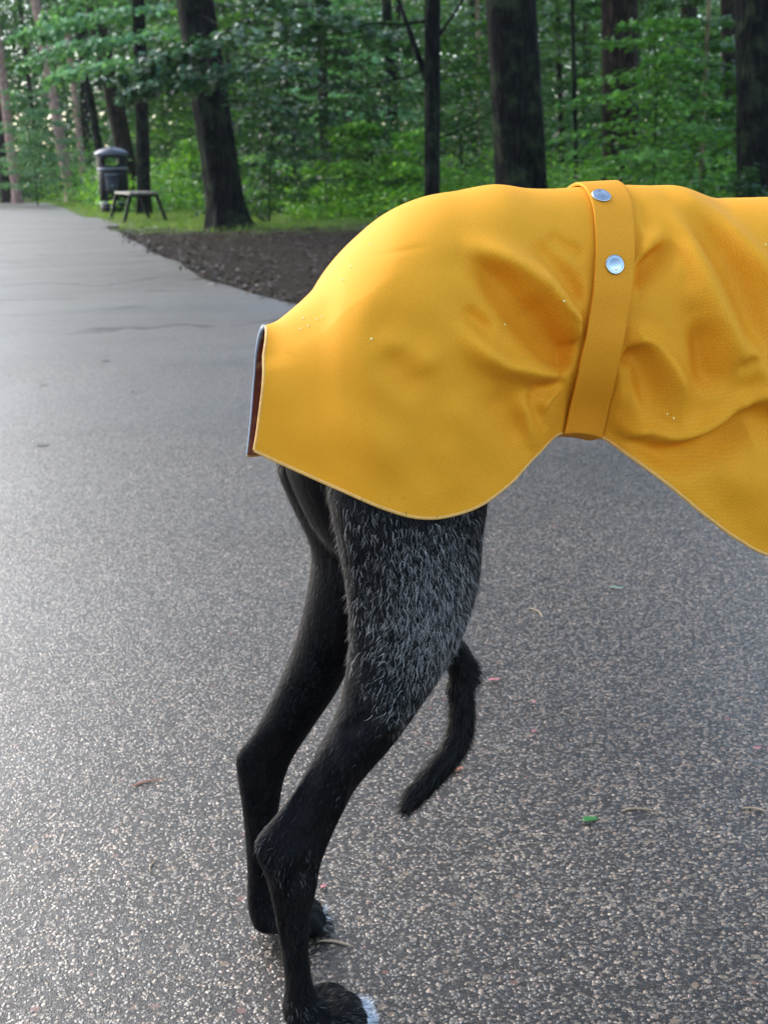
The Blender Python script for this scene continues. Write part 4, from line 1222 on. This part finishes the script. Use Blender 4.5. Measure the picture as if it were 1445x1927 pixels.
UV = np.stack([np.repeat(np.linspace(0, .028, nu), nm_), np.tile(arc, nu)], -1); UV = np.concatenate([UV, UV])
li = np.empty(len(me_.loops), np.int32); me_.loops.foreach_get('vertex_index', li)
uvl.data.foreach_set('uv', UV[li].astype(np.float32).ravel())
M_STRAP = mat_coat('strap_twill', (.93, .35, .016))
strap = link('strap', me_, M_STRAP, coat)
md = strap.modifiers.new('b', 'BEVEL'); md.width = .0005; md.segments = 1; md.limit_method = 'ANGLE'
M_SNAP = simple('brushed_nickel', (.46, .48, .47), .26, 1.0, var=.06, scale=200)
def snap(jf, uf=.5):
    j = (NV - 1) + int(round(jf * (NV - 1))); i = int(uf * (nu - 1))
    p = Vector(B1[i, j]); tu = Vector(B1[i + 1, j] - B1[i - 1, j]).normalized(); tv = Vector(B1[i, j + 2] - B1[i, j - 2]).normalized()
    nrm = tu.cross(tv).normalized()
    if nrm.y > 0: nrm = -nrm
    M = Matrix((tu, nrm.cross(tu), nrm)).transposed()
    V_, Fq = lathe([(.0064, -.0005), (.0069, .0004), (.0069, .0010), (.0062, .0016), (.0054, .00135), (.0040, .0018), (.0022, .0022), (.0002, .0023)], 36)
    V_ = [p + M @ Vector(q_) for q_ in V_]
    return link('snap_button', mesh_vf('snap_button', V_, Fq), M_SNAP, coat)
def find_v(py):
    S, T, Z, sa, px, pyy = coat_surface(np.array([11.5]), vv)
    return float(np.interp(py, pyy[0], vv))
snap(find_v(374), .32); snap(find_v(500), .52)
# water beads on the rump
bd = []
r = np.random.default_rng(4)
S, T, Z, sa, px, py = coat_surface(uu, vv)
for (x_, y_) in ((566, 597), (590, 600), (578, 612), (600, 594), (560, 617), (632, 524), (637, 525), (684, 459), (650, 500), (955, 612), (1040, 562), (1165, 520), (1256, 780), (1262, 786), (700, 640), (1417, 460)):
    d = (px - x_) ** 2 + (py - y_) ** 2
    i, j = np.unravel_index(np.argmin(d), d.shape)
    c_ = A[i, NV - 1 + j]
    bd.append(ball(c_, .0008 * r.uniform(.6, 1.2), .0006, .0007))
M_W = NT('water_bead'); M_W.b.inputs['Roughness'].default_value = .05; M_W.b.inputs['Transmission Weight'].default_value = .0
M_W.b.inputs['Base Color'].default_value = (1, .82, .35, 1)
for b_ in bd:
    link('water_bead', mesh_vf('water_bead', *b_), M_W.m, coat)

# ------------------------------------------------------------------ damp air under the trees
hv, hf = box((0, 100, 28), (640, 840, 60))
hz = link('haze', mesh_vf('haze', hv, hf), None, smooth=False)
tag(hz, 'thin damp haze in the air', 'haze', kind='stuff')
hm = bpy.data.materials.new('haze'); hm.use_nodes = True
hn = hm.node_tree.nodes; hn.remove(hn['Principled BSDF'])
pv = hn.new('ShaderNodeVolumePrincipled')
pv.inputs['Color'].default_value = (.80, .90, .92, 1)
pv.inputs['Density'].default_value = HAZE
pv.inputs['Anisotropy'].default_value = .35
hm.node_tree.links.new(pv.outputs[0], hn['Material Output'].inputs['Volume'])
hz.data.materials.append(hm)
